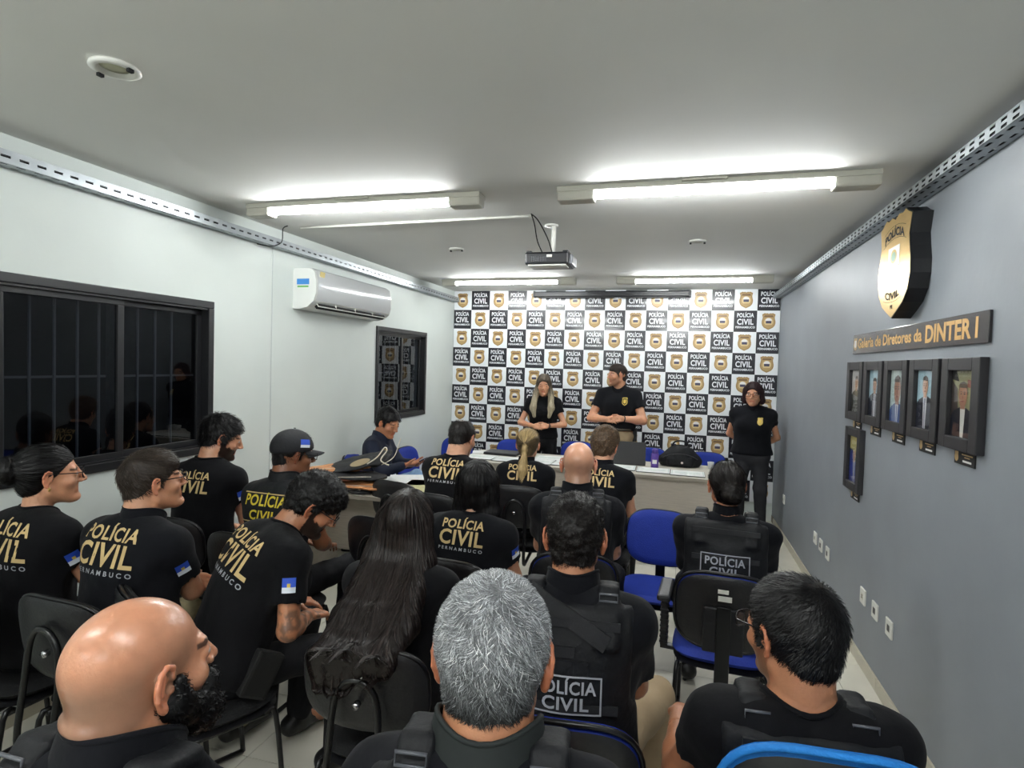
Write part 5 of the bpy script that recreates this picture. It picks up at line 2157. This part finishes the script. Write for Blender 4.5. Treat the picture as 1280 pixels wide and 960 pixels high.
# seated at the side, leafing through his phone
p_18 = cast('man in navy jacket and jeans by the white wall, looking at his phone',
     dict(seed=18, near=.8, yaw=-82, hs=1.08, ws=1.1, lean=0, slump=10, hair=('black', 'short'), hthick=.015, lift=.003, messy=True, strands=2500, skin='tan', hyaw=-20, hpitch=-22, hroll=0, lids=True, top=m_navy,
          top_name='jacket', sleeve=1.86, collar='high', pants=m_jean, g=.018,
          knees={-1: V3(-.06, .45, .60), 1: V3(.17, .44, .72)}, ankles={-1: V3(-.10, .42, .085), 1: V3(-.04, .66, .52)},
          wrists={-1: V3(-.05, .34, .80), 1: V3(.13, .32, .81)}, hands={-1: (V3(.45, .8, .05), V3(-.5, .1, -.8)), 1: (V3(-.45, .8, .05), V3(.5, .1, -.8))}, thumb={-1: 1, 1: -1}, curl=34,
          prints=[chest_badge(1, .06, .075)]), (-2.53, 4.87, 1.30))
# standing behind the table
CLASP = dict(wrists={-1: V3(-.075, .20, 1.115), 1: V3(.085, .20, 1.10)}, hands={-1: (V3(.85, .5, -.1), V3(-.3, .8, .45)), 1: (V3(-.85, .5, .0), V3(.3, .8, .45))}, curl=38,
             pole={-1: V3(-1, -.5, -.4), 1: V3(1, -.5, -.4)})
p_19 = cast('standing woman with long blond streaked hair behind the table, hands clasped',
     dict(seed=19, near=.8, yaw=186, stand=True, hip=.90, ts=.88, female=True, hs=.98, ws=.92, lean=1, slump=2, hair=('ash', 'longfront'), roots=(.09, .07, .05), strands=3500, skin='light', lids=True, hpitch=-8, hyaw=4,
          sleeve=.62, arm=.93, top=m_shirt, **{**CLASP, 'wrists': {-1: V3(-.07, .20, 1.06), 1: V3(.08, .20, 1.05)}}), pos=(-1.50, 6.70))
p_20 = cast('man standing behind the table in black polo and khaki trousers, head turned',
     dict(seed=20, near=1.0, hem=.06, yaw=178, stand=True, hip=.98, ts=.98, hs=1.02, ws=1.12, lean=0, slump=2, hair=('brown', 'fade'), hthick=.003, strands=1200, skin='light', hyaw=-58, stubble=.35, sleeve=.62, arm=1.04,
          armr=1.15, top=m_polo, collar='polo', pants=m_khaki, **{**CLASP, 'wrists': {-1: V3(-.075, .23, 1.19), 1: V3(.085, .23, 1.175)}}, prints=[chest_badge(-1, .075, .09)]), pos=(-.63, 6.70))
p_21 = cast('standing woman with short dark red hair and glasses, near the grey wall',
     dict(seed=21, near=.8, yaw=168, stand=True, hip=.86, ts=.92, female=True, hs=1.03, ws=1.06, fat=1.05, lean=1, slump=3, hair=('auburn', 'bob'), bobl=.55, hthick=.009, strands=2500, skin='light', glasses=m_specs, hyaw=-2, hpitch=-4,
          sleeve=.55, top=m_polo, collar='polo', arm=.95, pants=m_greyp, wrists={-1: V3(-.06, -.20, .93), 1: V3(.06, -.21, .95)}, hands={-1: (V3(.8, -.1, -.4), V3(0, -1, 0)), 1: (V3(-.8, -.1, -.4), V3(0, -1, 0))},
          pole={-1: V3(-1, .1, -.2), 1: V3(1, .1, -.2)}, legr=1.05, prints=[chest_badge(-1, .07, .08, m_print)]), pos=(.80, 6.72))

p_17 = cast('person at the lower left edge, dark sleeve and hand resting on a khaki knee',
     dict(seed=17, near=1.2, yaw=-4, hs=1.03, ws=1.05, lean=4, slump=8, hair=('dark', 'short'), skin='tan', sleeve=1.9, top=m_polo, pants=m_camo,
          wrists={-1: V3(-.14, .36, .66), 1: V3(.17, .40, .645)}, hands={-1: (V3(.1, .95, -.3), V3(0, .2, 1)), 1: (V3(.45, .75, -.45), V3(.2, .3, 1))}, curl=30,
          knees={-1: V3(-.2, .43, .53), 1: V3(.20, .46, .53)}), (-2.0, .66, 1.34))
# ================================================================ FURNITURE AND THINGS
m_fab = mat('black upholstery', (.008, .008, .009), .8, spec=.3, bump=.3, bscale=240, var=.15, vscale=12)
m_shell = mat('black chair shell', (.010, .010, .012), .38, spec=.5, bump=.15, bscale=90)
m_tubeb = mat('black enamelled tube', srgb(14, 14, 16), .28)
m_blue = mat('blue upholstery', srgb(18, 48, 150), .75, bump=.3, bscale=200, var=.12, vscale=10)
m_blue2 = mat('bright blue upholstery', srgb(24, 122, 205), .7, bump=.3, bscale=200, var=.1, vscale=10)
m_table = mat('pale oak laminate', srgb(178, 170, 158), .45, var=.10, vscale=7, stretch=(1.2, 1.2, 14))
m_ttop = mat('pale laminate top', srgb(196, 190, 178), .4, var=.06, vscale=6, stretch=(1, 10, 1))
m_edge = mat('table edge band', srgb(150, 142, 130), .5)
m_paper = mat('paper', srgb(232, 234, 232), .7)
m_rule = mat('pale print', srgb(190, 206, 200), .7)
m_folder = mat('dark folder', srgb(40, 42, 46), .6)


def chair_meshes(kind):
    """list of (name, mesh-builder, material, children)"""
    out = []
    tiltm = Matrix.Rotation(math.radians(7), 4, 'X')
    W_, HB_ = (.43, .30) if kind == 'black' else ((.42, .36) if kind != 'bright_arms' else (.44, .46))
    zc = .735 if kind == 'black' else (.69 if kind != 'bright_arms' else .80)

    def plate(w, h, t, p, yoff, curve):
        vs, fs = rounded_plate(w, h, t, p, curve)
        mb = MB()
        M = Matrix.Translation((0, -.235, zc)) @ tiltm
        mb.add([M @ Vector((v[0], v[1] + yoff, v[2])) for v in vs], fs, 0, True)
        return mb
    pad = m_fab if kind in ('black',) else (m_blue if kind == 'blue' else m_blue2)
    out.append(('backrest', plate(W_, HB_, .045, 3.2, .012, .03), pad, []))
    out.append(('backrest_shell', plate(W_ + (.004 if kind == 'black' else -.016), HB_ + (.004 if kind == 'black' else -.018), .022, 3.2, -.016, .03), m_shell, []))
    tr = MB()
    M2 = Matrix.Translation((0, -.235, zc)) @ tiltm
    e_ = []
    for k_ in range(44):
        a_ = 2 * PI * k_ / 44
        c_, s_ = math.cos(a_), math.sin(a_)
        x_ = math.copysign(abs(c_) ** (2 / 3.2), c_) * W_ / 2
        e_.append(M2 @ Vector((x_, -.004 + .03 * (x_ / (W_ / 2)) ** 2, math.copysign(abs(s_) ** (2 / 3.2), s_) * HB_ / 2)))
    tr.tube(e_, .008, 6, close=True)
    out.append(('edge_trim', tr, pad if kind == 'bright_arms' else m_tubeb, []))
    sh = MB()
    vs, fs = rounded_plate(.45, .42, .055, 3.4, 0)
    sh.add([(v[0], v[2] + .035, .425 + v[1] + .012 * (v[2] / .2) ** 2) for v in vs], fs, 0, True)
    out.append(('seat', sh, pad, []))
    s2 = MB()
    vs, fs = rounded_plate(.44, .41, .02, 3.4, 0)
    s2.add([(v[0], v[2] + .035, .392 + v[1]) for v in vs], fs, 0, True)
    out.append(('seat_shell', s2, m_shell, []))
    for sx in (-1, 1):
        f = MB()
        f.tube(smooth_path([(sx * .20, .235, .012), (sx * .195, .20, .36), (sx * .185, .16, .375)], 4), .0105, 8)
        out.append(('leg', f, m_tubeb, []))
        f = MB()
        f.tube(smooth_path([(sx * .20, -.215, .012), (sx * .195, -.17, .36), (sx * .185, -.12, .375)], 4), .0105, 8)
        out.append(('leg', f, m_tubeb, []))
        f = MB()
        f.tube([(sx * .20, .235, .014), (sx * .20, -.215, .014)], .0105, 8)
        out.append(('floor_rail', f, m_tubeb, []))
        f = MB()
        f.tube([(sx * .185, .18, .375), (sx * .185, -.15, .375)], .010, 8)
        out.append(('side_rail', f, m_tubeb, []))
    f = MB()
    f.tube([(-.185, .13, .375), (.185, .13, .375)], .009, 8)
    out.append(('crossbar', f, m_tubeb, []))
    if kind == 'black':
        # hairpin tube carrying the backrest
        f = MB()
        path = [(-.085, .05, .375), (-.085, -.20, .345), (-.085, -.285, .34), (-.085, -.315, .40), (-.082, -.292, .60), (-.07, -.285, .72), (-.04, -.288, .775), (0, -.29, .79), (.04, -.288, .775), (.07, -.285, .72),
                (.082, -.292, .60), (.085, -.315, .40), (.085, -.285, .34), (.085, -.20, .345), (.085, .05, .375)]
        f.tube(smooth_path(path, 4), .0115, 8)
        out.append(('back_support', f, m_tubeb, []))
        b = MB()
        b.tube([(0, -.268, .70), (0, -.29, .70)], .012, 8)
        out.append(('bolt', b, m_chrome, []))
    else:
        f = MB()
        f.box((0, -.275, .56), (.030, .006, .17), bev=.004)
        f.box((0, -.15, .385), (.030, .13, .006), bev=.004)
        out.append(('back_support', f, m_tubeb, []))
        f = MB()
        f.box((0, -.262, .62), (.085, .010, .10), bev=.008)
        out.append(('adjuster_cover', f, m_shell, []))
    if kind in ('blue_arms', 'bright_arms'):
        for sx in (-1, 1):
            f = MB()
            f.box((sx * .265, -.02, .53), (.016, .032, .125), bev=.008)
            for i in range(8):
                f.box((sx * .265, -.02, .43 + i * .026), (.019, .036, .005), bev=.002)
            f.box((sx * .235, -.02, .40), (.045, .02, .008), bev=.003)
            out.append(('arm_post', f, m_shell, []))
            f = MB()
            f.box((sx * .265, .0, .668), (.032, .13, .015), bev=.012)
            out.append(('armrest', f, m_shell, []))
    return out


_chairs = {}


def chair(kind, x, y, rz, label, group, name='stacking_chair', sticker=None, hgt=1.0):
    geo = 'blue' if kind in ('blue', 'blue_arms') else kind
    if kind not in _chairs:
        L_ = []
        for nm, mb, mt, _ in chair_meshes({'blue_arms': 'blue_arms', 'bright_arms': 'bright_arms'}.get(kind, kind)):
            me = mb.mesh(nm)
            me.materials.append(m_blue if (mt is m_blue2 and kind == 'blue_arms') else mt)
            L_.append((nm, me))
        _chairs[kind] = L_
    t = thing(name, label, 'chair', (x, y, 0), rz, group)
    t.scale = (1, 1, hgt)
    for nm, me in _chairs[kind]:
        o = bpy.data.objects.new(nm, me)
        COL.objects.link(o)
        o.parent = t
    if sticker:
        for (dx, dz, w_, h_) in sticker:
            MB().box((dx, -.2815 + (dz - .73) * -.12, dz), (w_, .0012, h_), Matrix.Rotation(math.radians(7), 3, 'X')).build('inventory_sticker', m_white, t)
    return t


GB = 'black padded chairs of the audience'
GBL = 'blue chairs behind the long table'


def under(info, kind, label, dy=0.0, sticker=None, group=GB, hgt=1.0):
    if info is None:
        return
    t = info.t
    a = t.rotation_euler[2]
    lean = info.J.C[1] - .02
    x = t.location[0] - math.sin(a) * (dy)
    y = t.location[1] + math.cos(a) * (dy)
    return chair(kind, x, y, a, label, group, sticker=sticker, hgt=hgt)


ST1 = [(.0, .815, .022, .010)]
under(p_1, 'black', 'black chair at the left edge under the woman with the bun', -.04, hgt=1.04)
under(p_2, 'black', 'black chair under the man with short brown hair and glasses', -.03)
under(p_3, 'black', 'black chair with a small white sticker against the white wall', -.02, [(-.08, .82, .016, .009)])
under(p_4, 'black', 'black chair under the man in the cap', -.02)
under(p_5, 'black', 'big black chair with bent tube support behind the bowing man', -.07, hgt=1.02)
under(p_6, 'black', 'black chair half hidden by the very long hair', -.04, [(.0, .80, .028, .012)], hgt=.95)
under(p_7, 'black', 'black chair in the first row beside the papers table', -.02)
under(p_8, 'black', 'black chair with white sticker behind the woman with the bob', -.03, ST1)
under(p_9, 'black', 'black chair behind the blond ponytail woman', -.02)
under(p_10, 'blue', 'dark-backed blue chair under the bald man in mid audience', -.05)
under(p_11, 'black', 'black chair under the man with wavy brown hair', -.02)
under(p_12, 'blue', 'dark-backed blue chair under the man with the tactical vest', -.06)
under(p_13, 'blue_arms', 'dark-backed blue chair with armrests and two white stickers near the grey wall', -.09, [(-.005, .80, .022, .009), (.003, .768, .028, .012)])
under(p_14, 'bright_arms', 'chair with bright blue rim and armrests at the bottom right', -.02)
under(p_gray, 'blue', 'dark-backed blue chair under the grey-haired man', -.06)
under(p_bald, 'black', 'black chair under the bearded bald man', -.06)
under(p_17, 'black', 'black chair under the person at the lower left edge', -.04)
chair('black', -1.88, 4.02, math.radians(-14), 'empty black chair with round bolt pushed against the bag table', GB)
chair('black', -1.52, 3.10, math.radians(-10), 'empty black chair between the bowing man and the long-haired woman', GB)
chair('blue', -.08, 3.62, math.radians(176), 'empty blue chair turned towards the camera in the middle of the room', 'blue chairs in the audience', hgt=.96)
under(p_18, 'blue', 'blue chair by the white wall under the man in the navy jacket', -.02, group='blue chairs in the audience')
chair('blue', -2.42, 5.42, math.radians(-95), 'blue chair back showing beside the man with the phone', 'blue chairs in the audience')
chair('blue', -2.62, 6.62, math.radians(180), 'leftmost blue chair behind the long table near the corner', GBL, hgt=.93)
chair('blue', -1.94, 6.78, math.radians(180), 'blue chair behind the closed laptop', GBL, hgt=.93)
chair('blue', -1.16, 6.98, math.radians(180), 'blue chair behind the table between the two standing speakers', GBL, hgt=.93)
chair('blue', -.28, 6.85, math.radians(182), 'blue chair behind the purple flask', GBL, hgt=.93)
chair('blue', .36, 6.76, math.radians(180), 'blue chair behind the backpack at the right table end', GBL, hgt=.93)


def table(name, label, x0, x1, y0, y1, panel_y, z=.75):
    t = thing(name, label, 'table', ((x0 + x1) / 2, (y0 + y1) / 2, 0))
    hx, hy = (x1 - x0) / 2, (y1 - y0) / 2
    MB().box((0, 0, z - .0125), (hx, hy, .0125), bev=.002).build('tabletop', m_ttop, t)
    eb = MB().box((0, -hy - .001, z - .0135), (hx, .002, .0135), bev=.001).build('edge_band', m_edge, t)
    MB().box((0, panel_y, (z - .03) / 2 + .09), (hx - .04, .009, (z - .03) / 2 - .09 + .005)).build('front_panel', m_table, t)
    for sx in (-1, 1):
        MB().box((sx * (hx - .03), 0, (z - .025) / 2 + .01), (.0125, hy - .04, (z - .025) / 2 - .01), bev=.002).build('side_panel', m_table, t)
    return t


table('conference_table', 'long pale wooden table in front of the banner, left half', -2.16, -.80, 5.60, 6.42, -.36)
table('conference_table', 'long pale wooden table in front of the banner, right half', -.795, .56, 5.58, 6.40, -.36)
table('side_table', 'pale wooden table by the white wall carrying bags and papers', -2.86, -1.70, 3.80, 4.52, .10)


def sheet(x, y, z, rz, label, group='certificates laid out on the long table', w_=.155, h_=.135, folder=True):
    t = thing('certificate', label, 'paper', (x, y, z), rz, group)
    if folder:
        MB().box((0, 0, .003), (w_ + .004, h_ + .004, .003), bev=.001).build('folder', m_folder, t)
    p_ = MB()
    p_.box((0, 0, .0072), (w_, h_, .001))
    p = p_.build('sheet', m_paper, t)
    r_ = MB()
    for k in range(5):
        r_.box((0, -.05 + k * .022, .0084), (w_ * (.75 if k else .45), .0022, .0002))
    for sx in (-1, 1):
        r_.box((sx * w_ * .92, 0, .0084), (.003, h_ * .9, .0002))
    o = r_.build('printed_text', m_rule, p)
    o['kind'] = 'stuff'
    return t


Z = .751
sheet(-1.98, 5.87, Z, -.05, 'leftmost certificate near the front edge of the long table')
sheet(-1.66, 5.84, Z, .03, 'certificate beside the ponytail woman, left of her head')
sheet(-1.35, 5.84, Z, .0, 'certificate hidden behind the ponytail woman')
sheet(-1.03, 5.85, Z, -.03, 'certificate between the ponytail and the bald head, front row')
sheet(-1.28, 6.12, Z, .04, 'certificate right of the ponytail in the rear row')
sheet(-.96, 6.15, Z, .0, 'rear certificate behind the bald head')
sheet(-.52, 5.87, Z, .02, 'certificate beside the wavy-haired man')
sheet(-.19, 5.84, Z, .0, 'certificate in front of the purple flask')
sheet(.13, 5.80, Z, -.02, 'rightmost certificate near the front edge of the long table')
tag(MB().box((-2.10, 6.18, .755), (.08, .10, .004), .3).build('notepad', m_paper), 'small white notepad at the left end of the long table', 'notepad')

t = thing('laptop', 'closed black laptop on the left part of the long table', 'laptop', (-1.83, 6.20, .751), -.05)
MB().box((0, 0, .010), (.19, .13, .009), bev=.006).build('base', m_dark, t)
MB().box((0, 0, .0235), (.188, .128, .004), bev=.003).build('lid', mat('laptop lid', srgb(60, 62, 66), .4), t)
t = thing('laptop', 'open black laptop with its lid towards the audience behind the wavy-haired man', 'laptop', (-.46, 6.10, .751), .03)
MB().box((0, .10, .009), (.18, .125, .008), bev=.004).build('base', m_dark, t)
MB().box((0, -.045, .125), (.18, .005, .118), Matrix.Rotation(-.12, 3, 'X'), bev=.003).build('lid', mat('laptop back', srgb(38, 38, 40), .5), t)
kb = MB()
for i in range(12):
    for j in range(4):
        kb.box((-.15 + i * .027, .06 + j * .027, .0185), (.011, .011, .001))
o = kb.build('keys', m_slot, t)
o['kind'] = 'stuff'
t = thing('flask', 'purple flask standing on the long table', 'flask', (-.185, 6.02, .751))
MB().lathe([(.034, 0), (.038, .004), (.038, .135), (.034, .148)], n=20).build('body', mat('purple enamel', srgb(98, 70, 160), .3), t)
MB().lathe([(.028, .148), (.030, .150), (.030, .185), (.020, .192), (.004, .193)], n=20).build('lid', mat('purple lid', srgb(80, 58, 140), .35), t)
pl = MB()
pl.add([(.0388 * math.cos(a), .0388 * math.sin(a), z_) for z_ in (.045, .085) for a in [-2.2 + i * .15 for i in range(9)]], [(i, i + 1, i + 10, i + 9) for i in range(8)])
pl.build('label', m_white, t)

# backpack
t = thing('backpack', 'black backpack lying on the right end of the long table', 'backpack', (.06, 6.26, .751))
s = SDF((-.26, -.16, -.01), (.26, .16, .27), .009)
s.ell((0, 0, .055), (.22, .12, .105), k=0)
s.ell((0, -.01, .115), (.15, .10, .105), k=.05)
s.box((0, -.09, .055), (.13, .035, .05), rnd=.03, k=.01)
s.noise(.003, 40, 3)
s.plane((0, 0, .001), (0, 0, -1))
V, Q = s.surface()
link('pack', np_mesh('pack', V, Q), m_vest, t)
MB().tube(smooth_path([(-.09, .0, .185), (-.06, -.02, .245), (.0, -.03, .262), (.06, -.02, .245), (.09, 0, .185)]), .009, 8).build('handle', m_web, t)
MB().tube(smooth_path([(-.17, -.085, .09), (-.10, -.112, .125), (.0, -.116, .14), (.10, -.112, .125), (.17, -.085, .09)]), .004, 6).build('zip', mat('zip', srgb(60, 60, 64), .4), t)
MB().lathe([(.012, 0), (.012, .004), (.003, .006)], (0, 0, 0), 12).build('round_tag', mat('tag', srgb(220, 200, 195), .4), t, loc=(.02, -.128, .05), rot=(PI / 2, 0, 0))
for i, (x_, y_) in enumerate(((.36, 6.20), (.43, 6.12), (.47, 6.24))):
    t = thing('plastic_cup', ['clear plastic cup at the right end of the table, left one', 'clear plastic cup at the right end of the table, front one', 'clear plastic cup at the right end of the table, rear one'][i], 'cup', (x_, y_, .751), 0, 'cups at the table end')
    MB().lathe([(.022, 0), (.023, .002), (.033, .07), (.031, .069), (.021, .004), (.001, .004)], n=18).build('cup', mat('milky cup', srgb(190, 192, 190), .3), t)
t = thing('water_bottle', 'small white bottle at the front right corner of the long table', 'bottle', (.47, 5.72, .751))
MB().lathe([(.024, 0), (.027, .004), (.027, .09), (.012, .115)], n=18).build('body', mat('milky cup', srgb(190, 192, 190), .3), t)
MB().lathe([(.013, .115), (.013, .132), (.002, .134)], n=14).build('cap', m_white, t)

# papers and folders on the side table
m_yel = mat('manila', srgb(206, 200, 150), .7)
for i, (x_, y_, r_, m_, lb) in enumerate(((-2.12, 4.33, .5, m_paper, 'white sheaf of papers lowest on the side table near the navy jacket'), (-2.08, 4.30, .35, m_paper, 'white sheaf of papers on top of the side-table pile'),
                                         (-1.90, 4.10, -.2, m_yel, 'pale yellow folder under the edge of the side-table papers'), (-1.87, 4.14, .1, m_yel, 'pale yellow folder on top, near the side-table corner'))):
    t = thing('paper_sheaf' if m_ is m_paper else 'folder', lb, 'papers', (x_, y_, .751 + (i % 2) * .02), r_)
    for k in range(4):
        MB().box((.004 * (k % 2), .003 * k, .002 + k * .0045), (.15, .21, .002), .02 * k).build('sheet', m_, t)

# leather bags heaped on the side table
m_lea = mat('tan leather', srgb(206, 142, 92), .5, var=.25, vscale=12, bump=.2, bscale=50)
m_lea2 = mat('brown leather', srgb(130, 76, 52), .5, var=.25, vscale=12, bump=.2, bscale=50)
m_bag = mat('black bag cloth', srgb(36, 36, 38), .75, bump=.4, bscale=40)


def soft(name, parts, m_, parent, seed, h=.010, amp=.004, fr=40):
    P = np.array([p[0] for p in parts])
    Rr = max(max(p[1]) for p in parts)
    s = SDF(P.min(0) - Rr - .02, P.max(0) + Rr + .02, h)
    for c_, rad, rot in parts:
        s.ell(c_, V3(*rad), rotm(*rot), k=.02)
    s.noise(amp, fr, seed)
    V, Q = s.surface()
    V = relax(V, Q, 1)
    return link(name, np_mesh(name, V, Q), m_, parent)


t = thing('tote_bag', 'black cloth bag with a round gold print on top of the heap of bags', 'bag', (-2.36, 4.02, .90), .3)
soft('bag', [((0, 0, .055), (.27, .17, .028), (10, -14, 0)), ((.18, .0, .09), (.10, .14, .02), (12, -32, 0))], m_bag, t, 4, amp=.005)
tb = MB()
tb.add([(.04 + .075 * math.cos(a), -.12 + .04 * math.sin(a), .075 + .02 * math.sin(a) + .02 * math.cos(a)) for a in [i * PI / 10 for i in range(20)]], [tuple(range(20))])
tb.build('round_print', mat('faded gold print', srgb(150, 134, 104), .6), t)
m_cord = mat('pale cord', srgb(216, 206, 188), .7)
MB().tube(smooth_path([(.10, -.15, .07), (.17, -.13, .12), (.22, -.11, .19), (.24, -.12, .17), (.20, -.14, .10), (.26, -.13, .06)]), .005, 6).build('cord', m_cord, t)
MB().tube(smooth_path([(.20, -.12, .06), (.29, -.10, .12), (.33, -.08, .24), (.335, -.07, .26)]), .0035, 6).build('cord', m_cord, t)
for i, (dx, dy, z_, w_, d_, m_, tilt, lb) in enumerate((
        (-2.36, 3.98, .765, .24, .15, m_bag, 0, 'black bag at the bottom of the heap on the side table'),
        (-2.26, 3.94, .805, .23, .14, m_lea, 2, 'tan leather bag low in the heap on the side table'),
        (-2.52, 3.98, .845, .30, .16, m_lea2, -3, 'brown leather bag sticking out to the left of the heap'),
        (-2.32, 3.94, .868, .22, .15, m_bag, 3, 'black bag with a curved handle in the middle of the heap'),
        (-2.54, 4.00, .905, .29, .15, m_lea, -5, 'tan leather bag directly under the black cloth bag'))):
    t = thing('leather_bag', lb, 'bag', (dx, dy, z_), .15 * i, 'bags heaped on the side table')
    soft('bag', [((0, 0, 0), (w_, d_, .021), (0, tilt, 0)), ((w_ * .5, -.02, .003), (w_ * .5, d_ * .8, .019), (0, tilt * 2, 0))], m_, t, 10 + i, amp=.003)
    MB().tube(smooth_path([(.02, -d_ * .8, .0), (.08, -d_ - .03, .006), (.14, -d_ - .03, .004), (.19, -d_ * .75, .0)]), .008 if i != 3 else .010, 8).build('handle', m_ if i != 3 else m_web, t)
    MB().tube([(-w_ * .6, -d_ * .82, .012), (w_ * .5, -d_ * .86, .014)], .003, 6).build('seam', m_cord, t)

# the phone in the seated man's hands
if p_18 is not None:
    tt = p_18.t
    M = Matrix.Translation(tt.location) @ Matrix.Rotation(tt.rotation_euler[2], 4, 'Z')
    h_ = (p_18.Wr[1] + p_18.Wr[-1]) / 2
    loc = M @ Vector((h_[0], h_[1] + .095, h_[2] + .030))
    t = thing('smartphone', 'dark smartphone held in both hands by the man in the navy jacket', 'phone', loc, tt.rotation_euler[2])
    MB().box((0, 0, 0), (.038, .076, .004), Matrix.Rotation(.5, 3, 'X'), bev=.003).build('body', m_dark, t)
    MB().box((0, -.0025, .0042), (.034, .070, .0006), Matrix.Rotation(.5, 3, 'X')).build('screen', mat('phone glass', srgb(120, 140, 165), .1), t)


# extra details worn by people
def watch(info, side, label='watch'):
    if info is None:
        return
    a = info.Wr[side]
    d = info.Wr[side] - info.E[side]
    d = d / np.linalg.norm(d)
    u = np.cross(d, V3(0, 0, 1))
    u /= np.linalg.norm(u)
    w_ = np.cross(u, d)
    c = a - d * .02
    MB().tube([c + (u * math.cos(q) + w_ * math.sin(q)) * .031 for q in [2 * PI * i / 16 for i in range(16)]], .007, 6, close=True).build('wristwatch', m_dark, info.t)


watch(p_20, -1)
watch(p_19, -1)
if p_20 is not None:
    J = p_20.J
    zb = J.P[2] + .075
    bl = MB()
    bl.tube([V3(.185 * math.cos(a), .145 * math.sin(a) + .0, zb) for a in [2 * PI * i / 28 for i in range(28)]], .014, 6, close=True)
    bo = bl.build('belt', mat('belt', srgb(66, 60, 48), .6), p_20.t)
    MB().box((0, .155, zb), (.022, .006, .02), bev=.004).build('buckle', m_dark, bo)
    MB().box((-.195, .0, zb - .06), (.022, .035, .075), bev=.01).build('holster', m_slot, p_20.t)
if p_5 is not None:
    MB().box((.215, .06, .56), (.022, .055, .085), Matrix.Rotation(-.5, 3, 'X'), bev=.012).build('holster', m_slot, p_5.t)
if p_1 is not None:
    J = p_1.J
    c = J.H + J.HR @ V3(.085, -.002, -.042)
    MB().lathe([(.001, .006), (.006, .002), (.004, -.010), (.001, -.012)], (0, 0, 0), 10).build('earring', m_gold, p_1.t, loc=tuple(c))
